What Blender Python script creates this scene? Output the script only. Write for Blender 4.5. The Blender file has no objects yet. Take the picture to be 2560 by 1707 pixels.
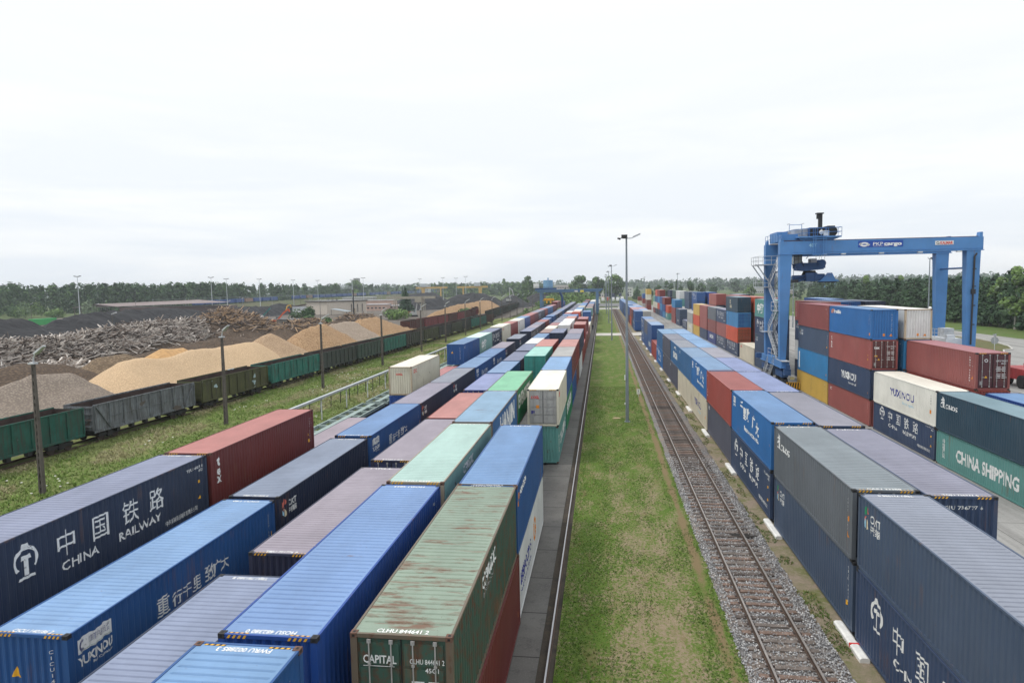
import bpy, bmesh, math, random
from mathutils import Vector, Matrix, noise
R = math.radians
PI = math.pi
sc = bpy.context.scene
C = sc.collection
random.seed(7)
# ---------------------------------------------------------------- camera, sky, sun, exposure
cam = bpy.data.cameras.new('camera'); cam.lens = 24.117; cam.sensor_width = 36.0
cam.clip_start = 0.5; cam.clip_end = 12000
co = bpy.data.objects.new('camera', cam); C.objects.link(co); sc.camera = co
CR_ = Vector((0.991358, 0.129914, -0.018211)); CU_ = Vector((0.007621, 0.08155, 0.99664)); CF_ = Vector((-0.130962, 0.988166, -0.079855))
co.matrix_world = Matrix(((CR_.x, CU_.x, -CF_.x, 0), (CR_.y, CU_.y, -CF_.y, 0), (CR_.z, CU_.z, -CF_.z, 13.9), (0, 0, 0, 1)))
SUN_EL, SUN_AZ = 60, 252          # azimuth measured clockwise from +Y (the rails): the sun stands left, a little behind the camera
w = bpy.data.worlds.new('World'); sc.world = w; w.use_nodes = True
nt = w.node_tree; nt.nodes.clear()
def N(t, **k):
    n = nt.nodes.new(t)
    for a, b in k.items(): setattr(n, a, b)
    return n
out = N('ShaderNodeOutputWorld'); bg = N('ShaderNodeBackground'); bg.inputs['Strength'].default_value = 0.1
sky = N('ShaderNodeTexSky', sky_type='NISHITA'); sky.sun_disc = False
sky.sun_elevation = R(SUN_EL); sky.sun_rotation = R(SUN_AZ); sky.air_density = 1.2; sky.dust_density = 2.5
tc = N('ShaderNodeTexCoord'); mp = N('ShaderNodeMapping'); mp.inputs['Scale'].default_value = (1.0, 1.0, 7.5)
nz = N('ShaderNodeTexNoise'); nz.inputs['Scale'].default_value = 2.8; nz.inputs['Detail'].default_value = 7; nz.inputs['Roughness'].default_value = 0.55; nz.inputs['Distortion'].default_value = 0.3
cr = N('ShaderNodeValToRGB'); cr.color_ramp.elements[0].position = 0.40; cr.color_ramp.elements[1].position = 0.62
cr.color_ramp.elements[0].color = (8.3, 8.85, 9.5, 1); cr.color_ramp.elements[1].color = (9.7, 9.9, 10.05, 1)
sx = N('ShaderNodeSeparateXYZ'); hz = N('ShaderNodeMapRange'); hz.inputs[1].default_value = 0.0; hz.inputs[2].default_value = 0.36
hz.inputs[3].default_value = 0.0; hz.inputs[4].default_value = 1.0; hz.clamp = True
up = N('ShaderNodeMix', data_type='RGBA'); up.inputs['B'].default_value = (9.7, 9.95, 10.2, 1)
mx = N('ShaderNodeMix', data_type='RGBA'); mx.inputs['Factor'].default_value = 0.93
L = nt.links.new
L(tc.outputs['Generated'], mp.inputs['Vector']); L(mp.outputs['Vector'], nz.inputs['Vector']); L(nz.outputs['Fac'], cr.inputs['Fac'])
L(tc.outputs['Generated'], sx.inputs[0]); L(sx.outputs['Z'], hz.inputs[0]); L(hz.outputs[0], up.inputs['Factor'])
L(cr.outputs['Color'], up.inputs['A']); L(sky.outputs['Color'], mx.inputs['A'])
zn = N('ShaderNodeMapRange'); zn.inputs[1].default_value = 0.34; zn.inputs[2].default_value = 0.85; zn.clamp = True      # an overcast sky is brightest overhead
ze = N('ShaderNodeMix', data_type='RGBA'); ze.inputs['B'].default_value = (13.0, 13.4, 13.7, 1)
L(sx.outputs['Z'], zn.inputs[0]); L(zn.outputs[0], ze.inputs['Factor']); L(up.outputs['Result'], ze.inputs['A']); L(ze.outputs['Result'], mx.inputs['B'])
L(mx.outputs['Result'], bg.inputs['Color']); L(bg.outputs[0], out.inputs['Surface'])
sd = bpy.data.lights.new('sun', 'SUN'); sd.energy = 1.5; sd.angle = R(11); sd.color = (1.0, 0.96, 0.9)
so = bpy.data.objects.new('sun', sd); C.objects.link(so)
sv = Vector((math.sin(R(SUN_AZ)) * math.cos(R(SUN_EL)), math.cos(R(SUN_AZ)) * math.cos(R(SUN_EL)), math.sin(R(SUN_EL))))
so.rotation_euler = sv.to_track_quat('Z', 'Y').to_euler(); so.location = sv * 60
vs = sc.view_settings; vs.view_transform = 'Standard'; vs.look = 'None'; vs.exposure = 0.12; vs.gamma = 1.0; vs.use_curve_mapping = False
sc.cycles.max_bounces = 5; sc.cycles.diffuse_bounces = 3; sc.cycles.glossy_bounces = 2; sc.cycles.volume_bounces = 0; sc.cycles.transparent_max_bounces = 6
sc.cycles.caustics_reflective = False; sc.cycles.caustics_refractive = False
# ---------------------------------------------------------------- helpers
class MB:
    def __init__(s): s.v = []; s.f = []; s.m = []; s.mi = 0; s.sm = False
    def add(s, vs, fs):
        o = len(s.v); s.v += [tuple(p) for p in vs]
        for f in fs: s.f.append(tuple(i + o for i in f)); s.m.append(s.mi)
    def box(s, x0, x1, y0, y1, z0, z1):
        s.add([(x0,y0,z0),(x1,y0,z0),(x1,y1,z0),(x0,y1,z0),(x0,y0,z1),(x1,y0,z1),(x1,y1,z1),(x0,y1,z1)],
              [(0,3,2,1),(4,5,6,7),(0,1,5,4),(1,2,6,5),(2,3,7,6),(3,0,4,7)])
    def bar(s, p, q, w, h=None, up=(0,0,1), w2=None, h2=None):
        p = Vector(p); q = Vector(q); h = w if h is None else h; d = (q - p).normalized(); u = Vector(up)
        if abs(d.dot(u)) > .98: u = Vector((1,0,0))
        a = d.cross(u).normalized(); b = a.cross(d)
        w2 = w if w2 is None else w2; h2 = h if h2 is None else h2
        P = []
        for c, ww, hh in ((p,w,h),(q,w2,h2)):
            for i, j in ((-1,-1),(1,-1),(1,1),(-1,1)): P.append(c + a*(i*ww/2) + b*(j*hh/2))
        s.add(P, [(0,1,2,3),(7,6,5,4),(0,4,5,1),(1,5,6,2),(2,6,7,3),(3,7,4,0)])
    def cyl(s, p, q, r, n=8, r2=None, caps=True):
        p = Vector(p); q = Vector(q); d = (q - p).normalized(); r2 = r if r2 is None else r2
        a = d.orthogonal().normalized(); b = d.cross(a); P = []
        for c, rr in ((p,r),(q,r2)):
            for i in range(n):
                t = 2*PI*i/n; P.append(c + a*(rr*math.cos(t)) + b*(rr*math.sin(t)))
        F = [(i,(i+1)%n,n+(i+1)%n,n+i) for i in range(n)]
        if caps: F += [tuple(range(n-1,-1,-1)), tuple(range(n,2*n))]
        s.add(P, F)
    def tube(s, pts, r, n=6):
        for a, b in zip(pts, pts[1:]): s.cyl(a, b, r, n)
    def ell(s, c, rx, ry, rz, n=10, m=6):
        P = []; F = []
        for j in range(m+1):
            ph = PI*j/m
            for i in range(n):
                t = 2*PI*i/n; P.append((c[0]+rx*math.sin(ph)*math.cos(t), c[1]+ry*math.sin(ph)*math.sin(t), c[2]+rz*math.cos(ph)))
        for j in range(m):
            for i in range(n): F.append((j*n+i,(j+1)*n+i,(j+1)*n+(i+1)%n,j*n+(i+1)%n))
        s.add(P, F)
    def prism(s, pts, axis, a, b):   # 2-D outline extruded along an axis
        n = len(pts)
        def m3(u, v, t): return (t,u,v) if axis == 'x' else ((u,t,v) if axis == 'y' else (u,v,t))
        P = [m3(u,v,a) for u, v in pts] + [m3(u,v,b) for u, v in pts]
        s.add(P, [tuple(range(n)), tuple(range(2*n-1,n-1,-1))] + [(i,i+n,(i+1)%n+n,(i+1)%n) for i in range(n)])
    def frustum(s, c0, wx0, wy0, c1, wx1, wy1):
        P = []
        for c, a, b in ((c0,wx0,wy0),(c1,wx1,wy1)):
            P += [(c[0]-a/2,c[1]-b/2,c[2]),(c[0]+a/2,c[1]-b/2,c[2]),(c[0]+a/2,c[1]+b/2,c[2]),(c[0]-a/2,c[1]+b/2,c[2])]
        s.add(P, [(0,3,2,1),(4,5,6,7),(0,1,5,4),(1,2,6,5),(2,3,7,6),(3,0,4,7)])
    def mesh(s, name, mats=(), smooth=False, fix=True):
        me = bpy.data.meshes.new(name); me.from_pydata(s.v, [], s.f)
        for m in mats: me.materials.append(m)
        if len(mats) > 1: me.polygons.foreach_set('material_index', s.m)
        if fix:
            b = bmesh.new(); b.from_mesh(me); bmesh.ops.recalc_face_normals(b, faces=b.faces); b.to_mesh(me); b.free()
        if smooth: me.polygons.foreach_set('use_smooth', [True]*len(me.polygons))
        me.update(); return me
    def build(s, name, mats, parent=None, smooth=False, fix=True, loc=None):
        if not isinstance(mats, (list, tuple)): mats = [mats]
        o = bpy.data.objects.new(name, s.mesh(name, mats, smooth, fix)); C.objects.link(o)
        if parent: o.parent = parent
        if loc: o.location = loc
        return o
def tag(o, label=None, cat=None, group=None, kind=None):
    if label: o['label'] = label
    if cat: o['category'] = cat
    if group: o['group'] = group
    if kind: o['kind'] = kind
    return o
def thing(name, label, cat, loc=(0,0,0), rz=0, group=None):
    o = bpy.data.objects.new(name, None); C.objects.link(o); o.location = loc; o.rotation_euler = (0,0,rz); o.empty_display_size = .5
    return tag(o, label, cat, group)
def link(name, me, parent=None, mat=None, loc=None, rz=None, mats=None):
    o = bpy.data.objects.new(name, me); C.objects.link(o)
    if parent: o.parent = parent
    if loc: o.location = loc
    if rz: o.rotation_euler = (0,0,rz)
    for i, m in enumerate(mats or ([mat] if mat else [])):
        o.material_slots[i].link = 'OBJECT'; o.material_slots[i].material = m
    return o
def dup(root, loc, rz=None, label=None, group=None, scale=None):
    r = root.copy(); C.objects.link(r); r.location = loc
    if rz is not None: r.rotation_euler = (0,0,rz)
    if scale: r.scale = scale
    if label: r['label'] = label
    if group: r['group'] = group
    for ch in list(root.children):
        c = ch.copy(); C.objects.link(c); c.parent = r
        for g in list(ch.children):
            d = g.copy(); C.objects.link(d); d.parent = c
    return r
ORD = ['zeroth','first','second','third','fourth','fifth','sixth','seventh','eighth','ninth','tenth','eleventh','twelfth','thirteenth','fourteenth','fifteenth','sixteenth','seventeenth','eighteenth','nineteenth','twentieth','twenty-first','twenty-second','twenty-third','twenty-fourth','twenty-fifth','twenty-sixth','twenty-seventh','twenty-eighth','twenty-ninth','thirtieth','thirty-first','thirty-second','thirty-third','thirty-fourth','thirty-fifth']
# ---------------------------------------------------------------- materials
class G:
    def __init__(s, name):
        s.m = bpy.data.materials.new(name); s.m.use_nodes = True; s.t = s.m.node_tree; s.b = s.t.nodes['Principled BSDF']
        s.tc = s.t.nodes.new('ShaderNodeTexCoord')
    def n(s, t, **k):
        x = s.t.nodes.new(t)
        for a, b in k.items(): setattr(x, a, b)
        return x
    def l(s, a, b): s.t.links.new(a, b)
    def vec(s, scale=(1,1,1), rnd=False, coord='Object'):
        m = s.n('ShaderNodeMapping'); m.inputs['Scale'].default_value = scale; s.l(s.tc.outputs[coord], m.inputs['Vector'])
        if rnd:
            oi = s.n('ShaderNodeObjectInfo'); mu = s.n('ShaderNodeMath', operation='MULTIPLY'); mu.inputs[1].default_value = 97.0
            s.l(oi.outputs['Random'], mu.inputs[0]); s.l(mu.outputs[0], m.inputs['Location'])
        return m.outputs['Vector']
    def noise(s, v, scale, detail=5, rough=.55, dist=0):
        x = s.n('ShaderNodeTexNoise'); x.inputs['Scale'].default_value = scale; x.inputs['Detail'].default_value = detail
        x.inputs['Roughness'].default_value = rough; x.inputs['Distortion'].default_value = dist
        s.l(v, x.inputs['Vector']); return x.outputs['Fac']
    def ramp(s, f, a, b, c0=(0,0,0,1), c1=(1,1,1,1)):
        x = s.n('ShaderNodeValToRGB'); x.color_ramp.elements[0].position = a; x.color_ramp.elements[1].position = b
        x.color_ramp.elements[0].color = c0; x.color_ramp.elements[1].color = c1; s.l(f, x.inputs['Fac']); return x.outputs['Color']
    def mix(s, f, a, b, mode='MIX'):
        x = s.n('ShaderNodeMix', data_type='RGBA', blend_type=mode)
        for k, val in (('Factor',f),('A',a),('B',b)):
            if isinstance(val, (int,float)): x.inputs[k].default_value = val
            elif isinstance(val, (tuple,list)): x.inputs[k].default_value = tuple(val)[:3] + (1,)
            else: s.l(val, x.inputs[k])
        return x.outputs['Result']
    def bump(s, f, strength=.3, dist=.05):
        x = s.n('ShaderNodeBump'); x.inputs['Strength'].default_value = strength; x.inputs['Distance'].default_value = dist
        s.l(f, x.inputs['Height']); s.l(x.outputs['Normal'], s.b.inputs['Normal'])
    def end(s, col, rough=.6, metal=0, spec=.5):
        if isinstance(col, (tuple,list)): s.b.inputs['Base Color'].default_value = tuple(col)[:3] + (1,)
        else: s.l(col, s.b.inputs['Base Color'])
        s.b.inputs['Roughness'].default_value = rough; s.b.inputs['Metallic'].default_value = metal
        s.b.inputs['Specular IOR Level'].default_value = spec
        return s.m
_mc = {}
def mul(c, k): return tuple(min(1, x*k) for x in c[:3])
def plain(name, col, rough=.6, metal=0, var=.25, scale=1.5, spec=.4):
    k = ('p', name)
    if k not in _mc:
        g = G(name); f = g.noise(g.vec(), scale, 6, .6)
        _mc[k] = g.end(g.mix(g.ramp(f,.3,.7), mul(col,1-var), mul(col,1+var)), rough, metal, spec)
    return _mc[k]
RUST = (.10,.042,.022)
def paint(col, rust=.25, dirt=.3, rough=.5):      # container side / end paint: streaks, chips of rust
    k = ('side', col, rust, dirt)
    if k in _mc: return _mc[k]
    g = G('container_paint')
    a = g.noise(g.vec((.35,.35,.35), True), 1.3, 5, .6); st = g.noise(g.vec((2.2,2.2,.18), True), 2.0, 6, .65)
    c = g.mix(g.ramp(a,.25,.75), mul(col,.86), mul(col,1.12))
    pale = tuple(x*.72+.06 for x in col)
    c = g.mix(g.mix(1, g.ramp(st,.48,.85), (dirt,)*3, 'MULTIPLY'), c, pale)
    ru = g.noise(g.vec((1.3,1.3,.8), True), 2.6, 9, .72)
    c = g.mix(g.ramp(ru, .70-rust*.22, .76-rust*.12), c, RUST)
    sp = g.noise(g.vec((1,1,1), True), 14, 3, .6)
    c = g.mix(g.mix(1, g.ramp(sp,.66,.74), (.35*rust+.05,)*3, 'MULTIPLY'), c, RUST)
    run = g.noise(g.vec((3.2,3.2,.10), True), 1.6, 7, .7); rmk = g.noise(g.vec((.45,.45,.5), True), 1.0, 3, .5)      # rust runs below scattered chips
    rs_ = g.n('ShaderNodeMath', operation='MULTIPLY'); g.l(run, rs_.inputs[0]); g.l(rmk, rs_.inputs[1])
    c = g.mix(g.mix(1, g.ramp(rs_.outputs[0], .335-.03*rust, .40), (.25+.5*rust,)*3, 'MULTIPLY'), c, (.17,.085,.045))
    scf = g.noise(g.vec((6.5,6.5,.55), True), 1.7, 6, .75)                                                            # pale scuffs and rubbed spots
    c = g.mix(g.mix(1, g.ramp(scf, .685, .73), (.5,)*3, 'MULTIPLY'), c, tuple(x*.6+.16 for x in col))
    wash = g.noise(g.vec((.16,.16,.22), True), 1.0, 2, .5); c = g.mix(g.ramp(wash,.3,.7), c, g.mix(.035, c, (.42,.42,.42)))
    g.bump(g.noise(g.vec((.7,.7,.5), True), 1.2, 3, .5), .35, .09)
    _mc[k] = g.end(c, rough, 0, .35); return _mc[k]
def roofpaint(col, rust=.2, trough=False):                      # chalked roof paint with shade and water stains painted into the troughs
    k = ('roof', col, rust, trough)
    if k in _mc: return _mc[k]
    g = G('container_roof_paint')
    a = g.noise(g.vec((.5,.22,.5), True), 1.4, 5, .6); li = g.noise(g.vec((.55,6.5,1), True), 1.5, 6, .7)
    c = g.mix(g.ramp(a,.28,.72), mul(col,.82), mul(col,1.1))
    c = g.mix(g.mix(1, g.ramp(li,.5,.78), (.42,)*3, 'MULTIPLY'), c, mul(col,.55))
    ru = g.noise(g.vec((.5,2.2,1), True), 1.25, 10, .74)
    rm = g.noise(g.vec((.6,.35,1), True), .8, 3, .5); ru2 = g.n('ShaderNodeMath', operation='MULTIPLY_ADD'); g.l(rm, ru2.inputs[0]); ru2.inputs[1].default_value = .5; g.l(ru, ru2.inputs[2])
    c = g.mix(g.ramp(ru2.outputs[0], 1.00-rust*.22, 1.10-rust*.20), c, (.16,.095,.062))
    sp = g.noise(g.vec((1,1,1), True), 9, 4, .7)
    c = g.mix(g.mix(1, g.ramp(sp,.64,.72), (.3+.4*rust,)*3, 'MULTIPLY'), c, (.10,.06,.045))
    if trough:      # groove floors darkened like shade so ribs read; rain water and silt along parts
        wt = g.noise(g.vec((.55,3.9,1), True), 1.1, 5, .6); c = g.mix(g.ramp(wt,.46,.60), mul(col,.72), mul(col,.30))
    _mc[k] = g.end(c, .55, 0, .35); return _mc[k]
STEEL = plain('galvanised_steel', (.56,.58,.60), .5, .35)
DARK = plain('dark_steel', (.03,.03,.033), .6, .1)
BLACK = plain('black_rubber', (.012,.012,.013), .7)
def worn(name, col):                              # marking paint flaked away in small patches
    g = G(name); f = g.noise(g.vec((1,1,1), True), 7, 6, .75); g.end(mul(col,1), .6, 0, .3); g.l(g.ramp(f, .58, .66, (1,1,1,1), (.12,.12,.12,1)), g.b.inputs['Alpha']); return g.m
WHITE = plain('white_marking_paint', (.78,.78,.76), .6, 0, .06)
WORN = worn('worn_white_lettering', (.74,.75,.74))
YELLOW = plain('yellow_marking_paint', (.75,.40,.03), .6, 0, .08)
BARE = plain('bare_locking_rod', (.38,.37,.36), .5, .2)
RUSTM = plain('rusty_casting', (.13,.07,.05), .8, 0, .45, 6)
RED = plain('red_marking_paint', (.62,.03,.03), .6, 0, .08)
# ---------------------------------------------------------------- shipping containers
W = 2.438
LEN = {'40': 12.192, '20': 6.058, '45': 13.716}
HGT = {'h': 2.896, 's': 2.591}
def side_prof(Ln):
    n = round((Ln-.32)/.278); return .16, (Ln-.32)/n, n
def wave(t, p, y0, D, n):        # depth below the crest plane at position t
    s = t - y0
    if s < 0 or s > p*n: return 0
    f = (s % p)/p
    if f < .27: return 0
    if f < .5: return D*(f-.27)/.23
    if f < .77: return D
    return D*(1-(f-.77)/.23)
def breaks(y0, p, n):
    r = []
    for k in range(n): r += [y0+k*p, y0+k*p+.27*p, y0+k*p+.5*p, y0+k*p+.77*p]
    return r + [y0+n*p]
SD, ED, RD = .036, .048, .042
_pm = {}
def proto(kind, Ln, H, lod):
    k = (kind, Ln, H, lod)
    if k in _pm: return _pm[k]
    b = MB()
    if kind in ('side_panel', 'side_panel_r'):
        y0, p, n = side_prof(Ln); sg = 1
        ys = breaks(y0, p, n); P = []; z0, z1 = .17, H-.07
        X = lambda y: .018 + wave(min(y, y0+n*p-1e-6), p, y0, SD, n)
        for y in ys:
            x = X(y) if y < ys[-1] else .018
            x = x if kind == 'side_panel' else W - x
            P += [(x,y,z0),(x,y,z1)]
        b.add(P, [(2*i,2*i+2,2*i+3,2*i+1) for i in range(len(ys)-1)])
    elif kind == 'roof':
        n = round((Ln-.8)/.26); p = (Ln-.8)/n; ys = [.05]
        for q in range(n): ys += [.4+q*p+p*f for f in (.12,.66,.76,.86,.99)]
        ys += [Ln-.05]; dp = lambda y: 0 if not .4 <= y <= .4+n*p-1e-6 else RD*max(0, min(1, (((y-.4)%p)/p-.66)/.10, (.99-((y-.4)%p)/p)/.13))
        xs = [.07,.13,.20,W-.20,W-.13,W-.07]; P = []; F = []
        for y in ys:
            d = dp(y)
            for i, x in enumerate(xs):
                P.append((x, y, H-.018-(d if 2 <= i <= 3 else (d*.25 if i in (1,4) else .0))))
        m = len(xs)
        for j in range(len(ys)-1):
            for i in range(m-1): F.append((j*m+i,j*m+i+1,(j+1)*m+i+1,(j+1)*m+i))
        b.add(P, F)
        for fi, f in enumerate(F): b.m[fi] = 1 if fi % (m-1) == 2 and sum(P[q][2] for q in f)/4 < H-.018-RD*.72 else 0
    elif kind == 'end_panel':
        n = 9; p = (W-.32)/n; xs = breaks(.16, p, n); P = []
        for x in xs:
            y = .02 + (wave(min(x,.16+n*p-1e-6), p, .16, ED, n) if x < xs[-1] else 0)
            P += [(x,y,.17),(x,y,H-.1)]
        b.add(P, [(2*i,2*i+2,2*i+3,2*i+1) for i in range(len(xs)-1)])
    elif kind == 'door':         # one leaf, local x from 0 to DW
        DW = (W-.34)/2; b.box(0,DW,.052,.09,0,H-.31)
        z = .06; hh = (H-.31-.12)/4
        for i in range(4):
            b.prism([(.06,z+.045),(DW-.06,z+.045),(DW-.06,z+hh-.045),(.06,z+hh-.045)], 'y', .022, .052); z += hh
        for zz in (.25, .8, 1.5, H-.6):
            pass
    elif kind == 'locking_bar':
        b.cyl((0,0,.02),(0,0,H-.34),.019,6)
        for z in (.05, H-.42): b.box(-.045,.045,-.012,.03,z,z+.09)
        b.box(-.03,.16,-.02,.005,.78,.83)
        for z in (.5, 1.25, H-.95): b.box(-.035,.035,-.018,.03,z,z+.05)
    elif kind == 'gasket':
        b.box(W/2-.012,W/2+.012,.018,.034,.22,H-.1); b.box(.19,W-.19,.026,.033,H-.112,H-.092)
    elif kind == 'frame':
        for x in (.004, W-.164):
            for y in (.004, Ln-.164): b.box(x,x+.16,y,y+.16,.12,H-.12)
        for x in (.006, W-.066):
            b.box(x,x+.06,.164,Ln-.164,H-.072,H-.006); b.box(x,x+.06,.164,Ln-.164,.05,.172)
        for y in (.006, Ln-.076):
            b.box(.164,W-.164,y,y+.07,H-.10,H-.006); b.box(.164,W-.164,y,y+.07,.03,.172)
        b.box(.07,W-.07,.08,Ln-.08,.10,.16)
        if lod >= 1:
            for x in (0, W-.162):
                for y in (0, Ln-.178):
                    for z in (0, H-.118): b.box(x,x+.162,y,y+.178,z,z+.118)
    elif kind == 'corner_casting':
        # solid casting block; black plates paint the dark of the holes on its faces
        b.box(0,.162,0,.178,0,.118); b.mi = 1
        b.prism([(.05,.045),(.112,.045),(.112,.133),(.05,.133)], 'z', .1176, .1192)
        b.prism([(.05,.03),(.112,.03),(.112,.088),(.05,.088)], 'y', -.0012, .0006)
        b.prism([(.05,.03),(.128,.03),(.128,.088),(.05,.088)], 'x', -.0012, .0006)
        b.prism([(.05,.03),(.128,.03),(.128,.088),(.05,.088)], 'x', .1614, .1632)
    elif kind == 'body':
        y0, p, n = side_prof(Ln)
        b.box(.02,W-.02,.03,Ln-.03,.1,H-.03)
        for x in (.004, W-.124):
            for y in (.004, Ln-.124): b.box(x,x+.12,y,y+.12,0,H-.012)
        for x in (.006, W-.066): b.box(x,x+.06,.124,Ln-.124,H-.08,H-.02); b.box(x,x+.06,.124,Ln-.124,.0,.16)
        for i in range(9): 
            x = .2 + i*.23; b.box(x,x+.1,.012,.03,.17,H-.11)
    elif kind == 'roof_flat':
        b.box(.06,W-.06,.06,Ln-.06,H-.03,H-.004)
    elif kind == 'far_door':
        for x in (.14, W/2+.02):
            for i in range(4):
                z = .2+i*(H-.35)/4; b.box(x,x+W/2-.16,.012,.032,z,z+(H-.35)/4-.06)
    mats = [DARK, BLACK] if kind in ('corner_casting','roof') else [DARK]
    _pm[k] = b.mesh('container_'+kind, mats, False, kind not in ('side_panel','side_panel_r','roof','end_panel')); return _pm[k]
# lettering ---------------------------------------------------------------
_tx = {}
def text_shape(s, bold=0.0):
    """flat glyph outlines of a string: (vertices, faces), cap height about 0.7 per unit size"""
    k = (s, bold)
    if k not in _tx:
        cu = bpy.data.curves.new('glyphs', 'FONT'); cu.body = s; cu.resolution_u = 2; cu.offset = bold
        o = bpy.data.objects.new('glyphs', cu); C.objects.link(o); bpy.context.view_layer.update()
        me = bpy.data.meshes.new_from_object(o.evaluated_get(bpy.context.evaluated_depsgraph_get()))
        _tx[k] = ([tuple(v.co[:2]) for v in me.vertices], [tuple(p.vertices) for p in me.polygons])
        bpy.data.objects.remove(o); bpy.data.curves.remove(cu); bpy.data.meshes.remove(me)
    return _tx[k]
def fit(s, u, v, h, width=None, bold=.012, align='l', shear=0):
    """string at (u,v) with capital height h, stretched to width"""
    vs, fs = text_shape(s, bold); k = h/.70
    x0 = min(p[0] for p in vs); x1 = max(p[0] for p in vs); kx = k if width is None else width/(x1-x0)
    off = {'l': 0, 'c': -(x1-x0)*kx/2, 'r': -(x1-x0)*kx}[align]
    return [((u+off+(a-x0)*kx+shear*b*k, v+b*k) for a, b in vs), fs]
class Art:
    """flat artwork in (u,v) metres, later laid on a container face and pressed into its corrugation"""
    def __init__(s): s.v = []; s.f = []
    def put(s, g):
        o = len(s.v); s.v += list(g[0]); s.f += [tuple(i+o for i in f) for f in g[1]]; return s
    def text(s, *a, **k): return s.put(fit(*a, **k))
    def poly(s, pts): return s.put([pts, [tuple(range(len(pts)))]])
    def strip(s, outer, inner): 
        n = len(outer); return s.put([outer+inner, [(i,i+1,n+i+1,n+i) for i in range(n-1)]])
    def rect(s, u0, u1, v0, v1): return s.poly([(u0,v0),(u1,v0),(u1,v1),(u0,v1)])
    def vert(s, st, u, v, h, step):
        for i, c in enumerate(st):
            if c != ' ': s.text(c, u, v-i*step, h, align='c')
        return s
def arc(cu, cv, ru, rv, a0, a1, n=18):
    return [(cu+ru*math.cos(R(a0+(a1-a0)*i/n)), cv+rv*math.sin(R(a0+(a1-a0)*i/n))) for i in range(n+1)]
def lay(art, face, Ln, H, mat, parent, press=True, name='lettering'):
    bm = bmesh.new(); vs = [bm.verts.new((a, b, 0)) for a, b in art.v]
    for f in art.f:
        try: bm.faces.new([vs[i] for i in f])
        except ValueError: pass
    if face in 'LR': y0, p, n = side_prof(Ln); D = SD
    elif face in 'NF': n = 9; y0 = .16; p = (W-.32)/n; D = ED
    if face == 'D' or face == 'T': press = False
    if press:
        lo = min(v.co.x for v in bm.verts); hi = max(v.co.x for v in bm.verts)
        for t in breaks(y0, p, n):
            u = Ln - t if face == 'L' else t
            if lo < u < hi:
                bmesh.ops.bisect_plane(bm, geom=bm.verts[:]+bm.edges[:]+bm.faces[:], dist=1e-5, plane_co=(u,0,0), plane_no=(1,0,0))
    e = .007
    for v in bm.verts:
        u, z = v.co.x, v.co.y
        if face == 'R': v.co = (W-.018+e-(wave(u,p,y0,D,n) if press else 0), u, z)
        elif face == 'L': v.co = (.018-e+(wave(Ln-u,p,y0,D,n) if press else 0), Ln-u, z)
        elif face == 'N': v.co = (u, .02-e+(wave(u,p,y0,D,n) if press else 0), z)
        elif face == 'D': v.co = (u, .012, z)
        elif face == 'T': v.co = (u, z, H-.012)
    me = bpy.data.meshes.new(name); bm.to_mesh(me); bm.free(); me.materials.append(mat)
    o = bpy.data.objects.new(name, me); C.objects.link(o); o.parent = parent; return o
PM = {'white': WORN, 'yellow': YELLOW, 'red': RED, 'navy': plain('navy_marking_paint', (.03,.04,.25), .6, 0, .05), 'grey': plain('grey_marking_paint', (.30,.30,.30), .6, 0, .05),
      'green': plain('green_marking_paint', (.02,.22,.10), .6, 0, .05), 'sky': plain('pale_blue_marking_paint', (.35,.62,.78), .6, 0, .05), 'orange': plain('orange_marking_paint', (.70,.25,.03), .6, 0, .05),
      'pink': plain('coral_marking_paint', (.62,.16,.12), .6, 0, .05), 'cream': plain('cream_marking_paint', (.72,.62,.42), .6, 0, .05), 'black': plain('black_marking_paint', (.02,.02,.02), .6, 0, .05), 'patch': plain('fresh_blue_patch_paint', (.02,.05,.32), .5, 0, .05)}
def rail_emblem(a, u, v, h):
    """locomotive-front ring over a rail section"""
    k = h/1.2
    o = arc(u, v+.03*k, .50*k, .47*k, -42, 222, 26); i = arc(u, v+.03*k, .385*k, .36*k, -42, 222, 26); a.strip(o, i)
    a.poly([(u-.17*k,v+.46*k),(u+.17*k,v+.46*k),(u+.12*k,v+.60*k),(u-.12*k,v+.60*k)])
    a.poly([(u-.22*k,v+.06*k),(u+.22*k,v+.06*k),(u+.19*k,v+.21*k),(u-.19*k,v+.21*k)])
    a.poly([(u-.075*k,v+.07*k),(u+.075*k,v+.07*k),(u+.075*k,v-.46*k),(u-.075*k,v-.46*k)])
    a.poly([(u-.33*k,v-.58*k),(u+.33*k,v-.58*k),(u+.30*k,v-.49*k),(u-.30*k,v-.49*k)])
def end_marks(a, y, Ln, code, H):
    a.text(code, Ln-.45, H-.42, .12, 1.5, align='r'); a.text('45G1', Ln-.45, H-.62, .11, align='r')
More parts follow.
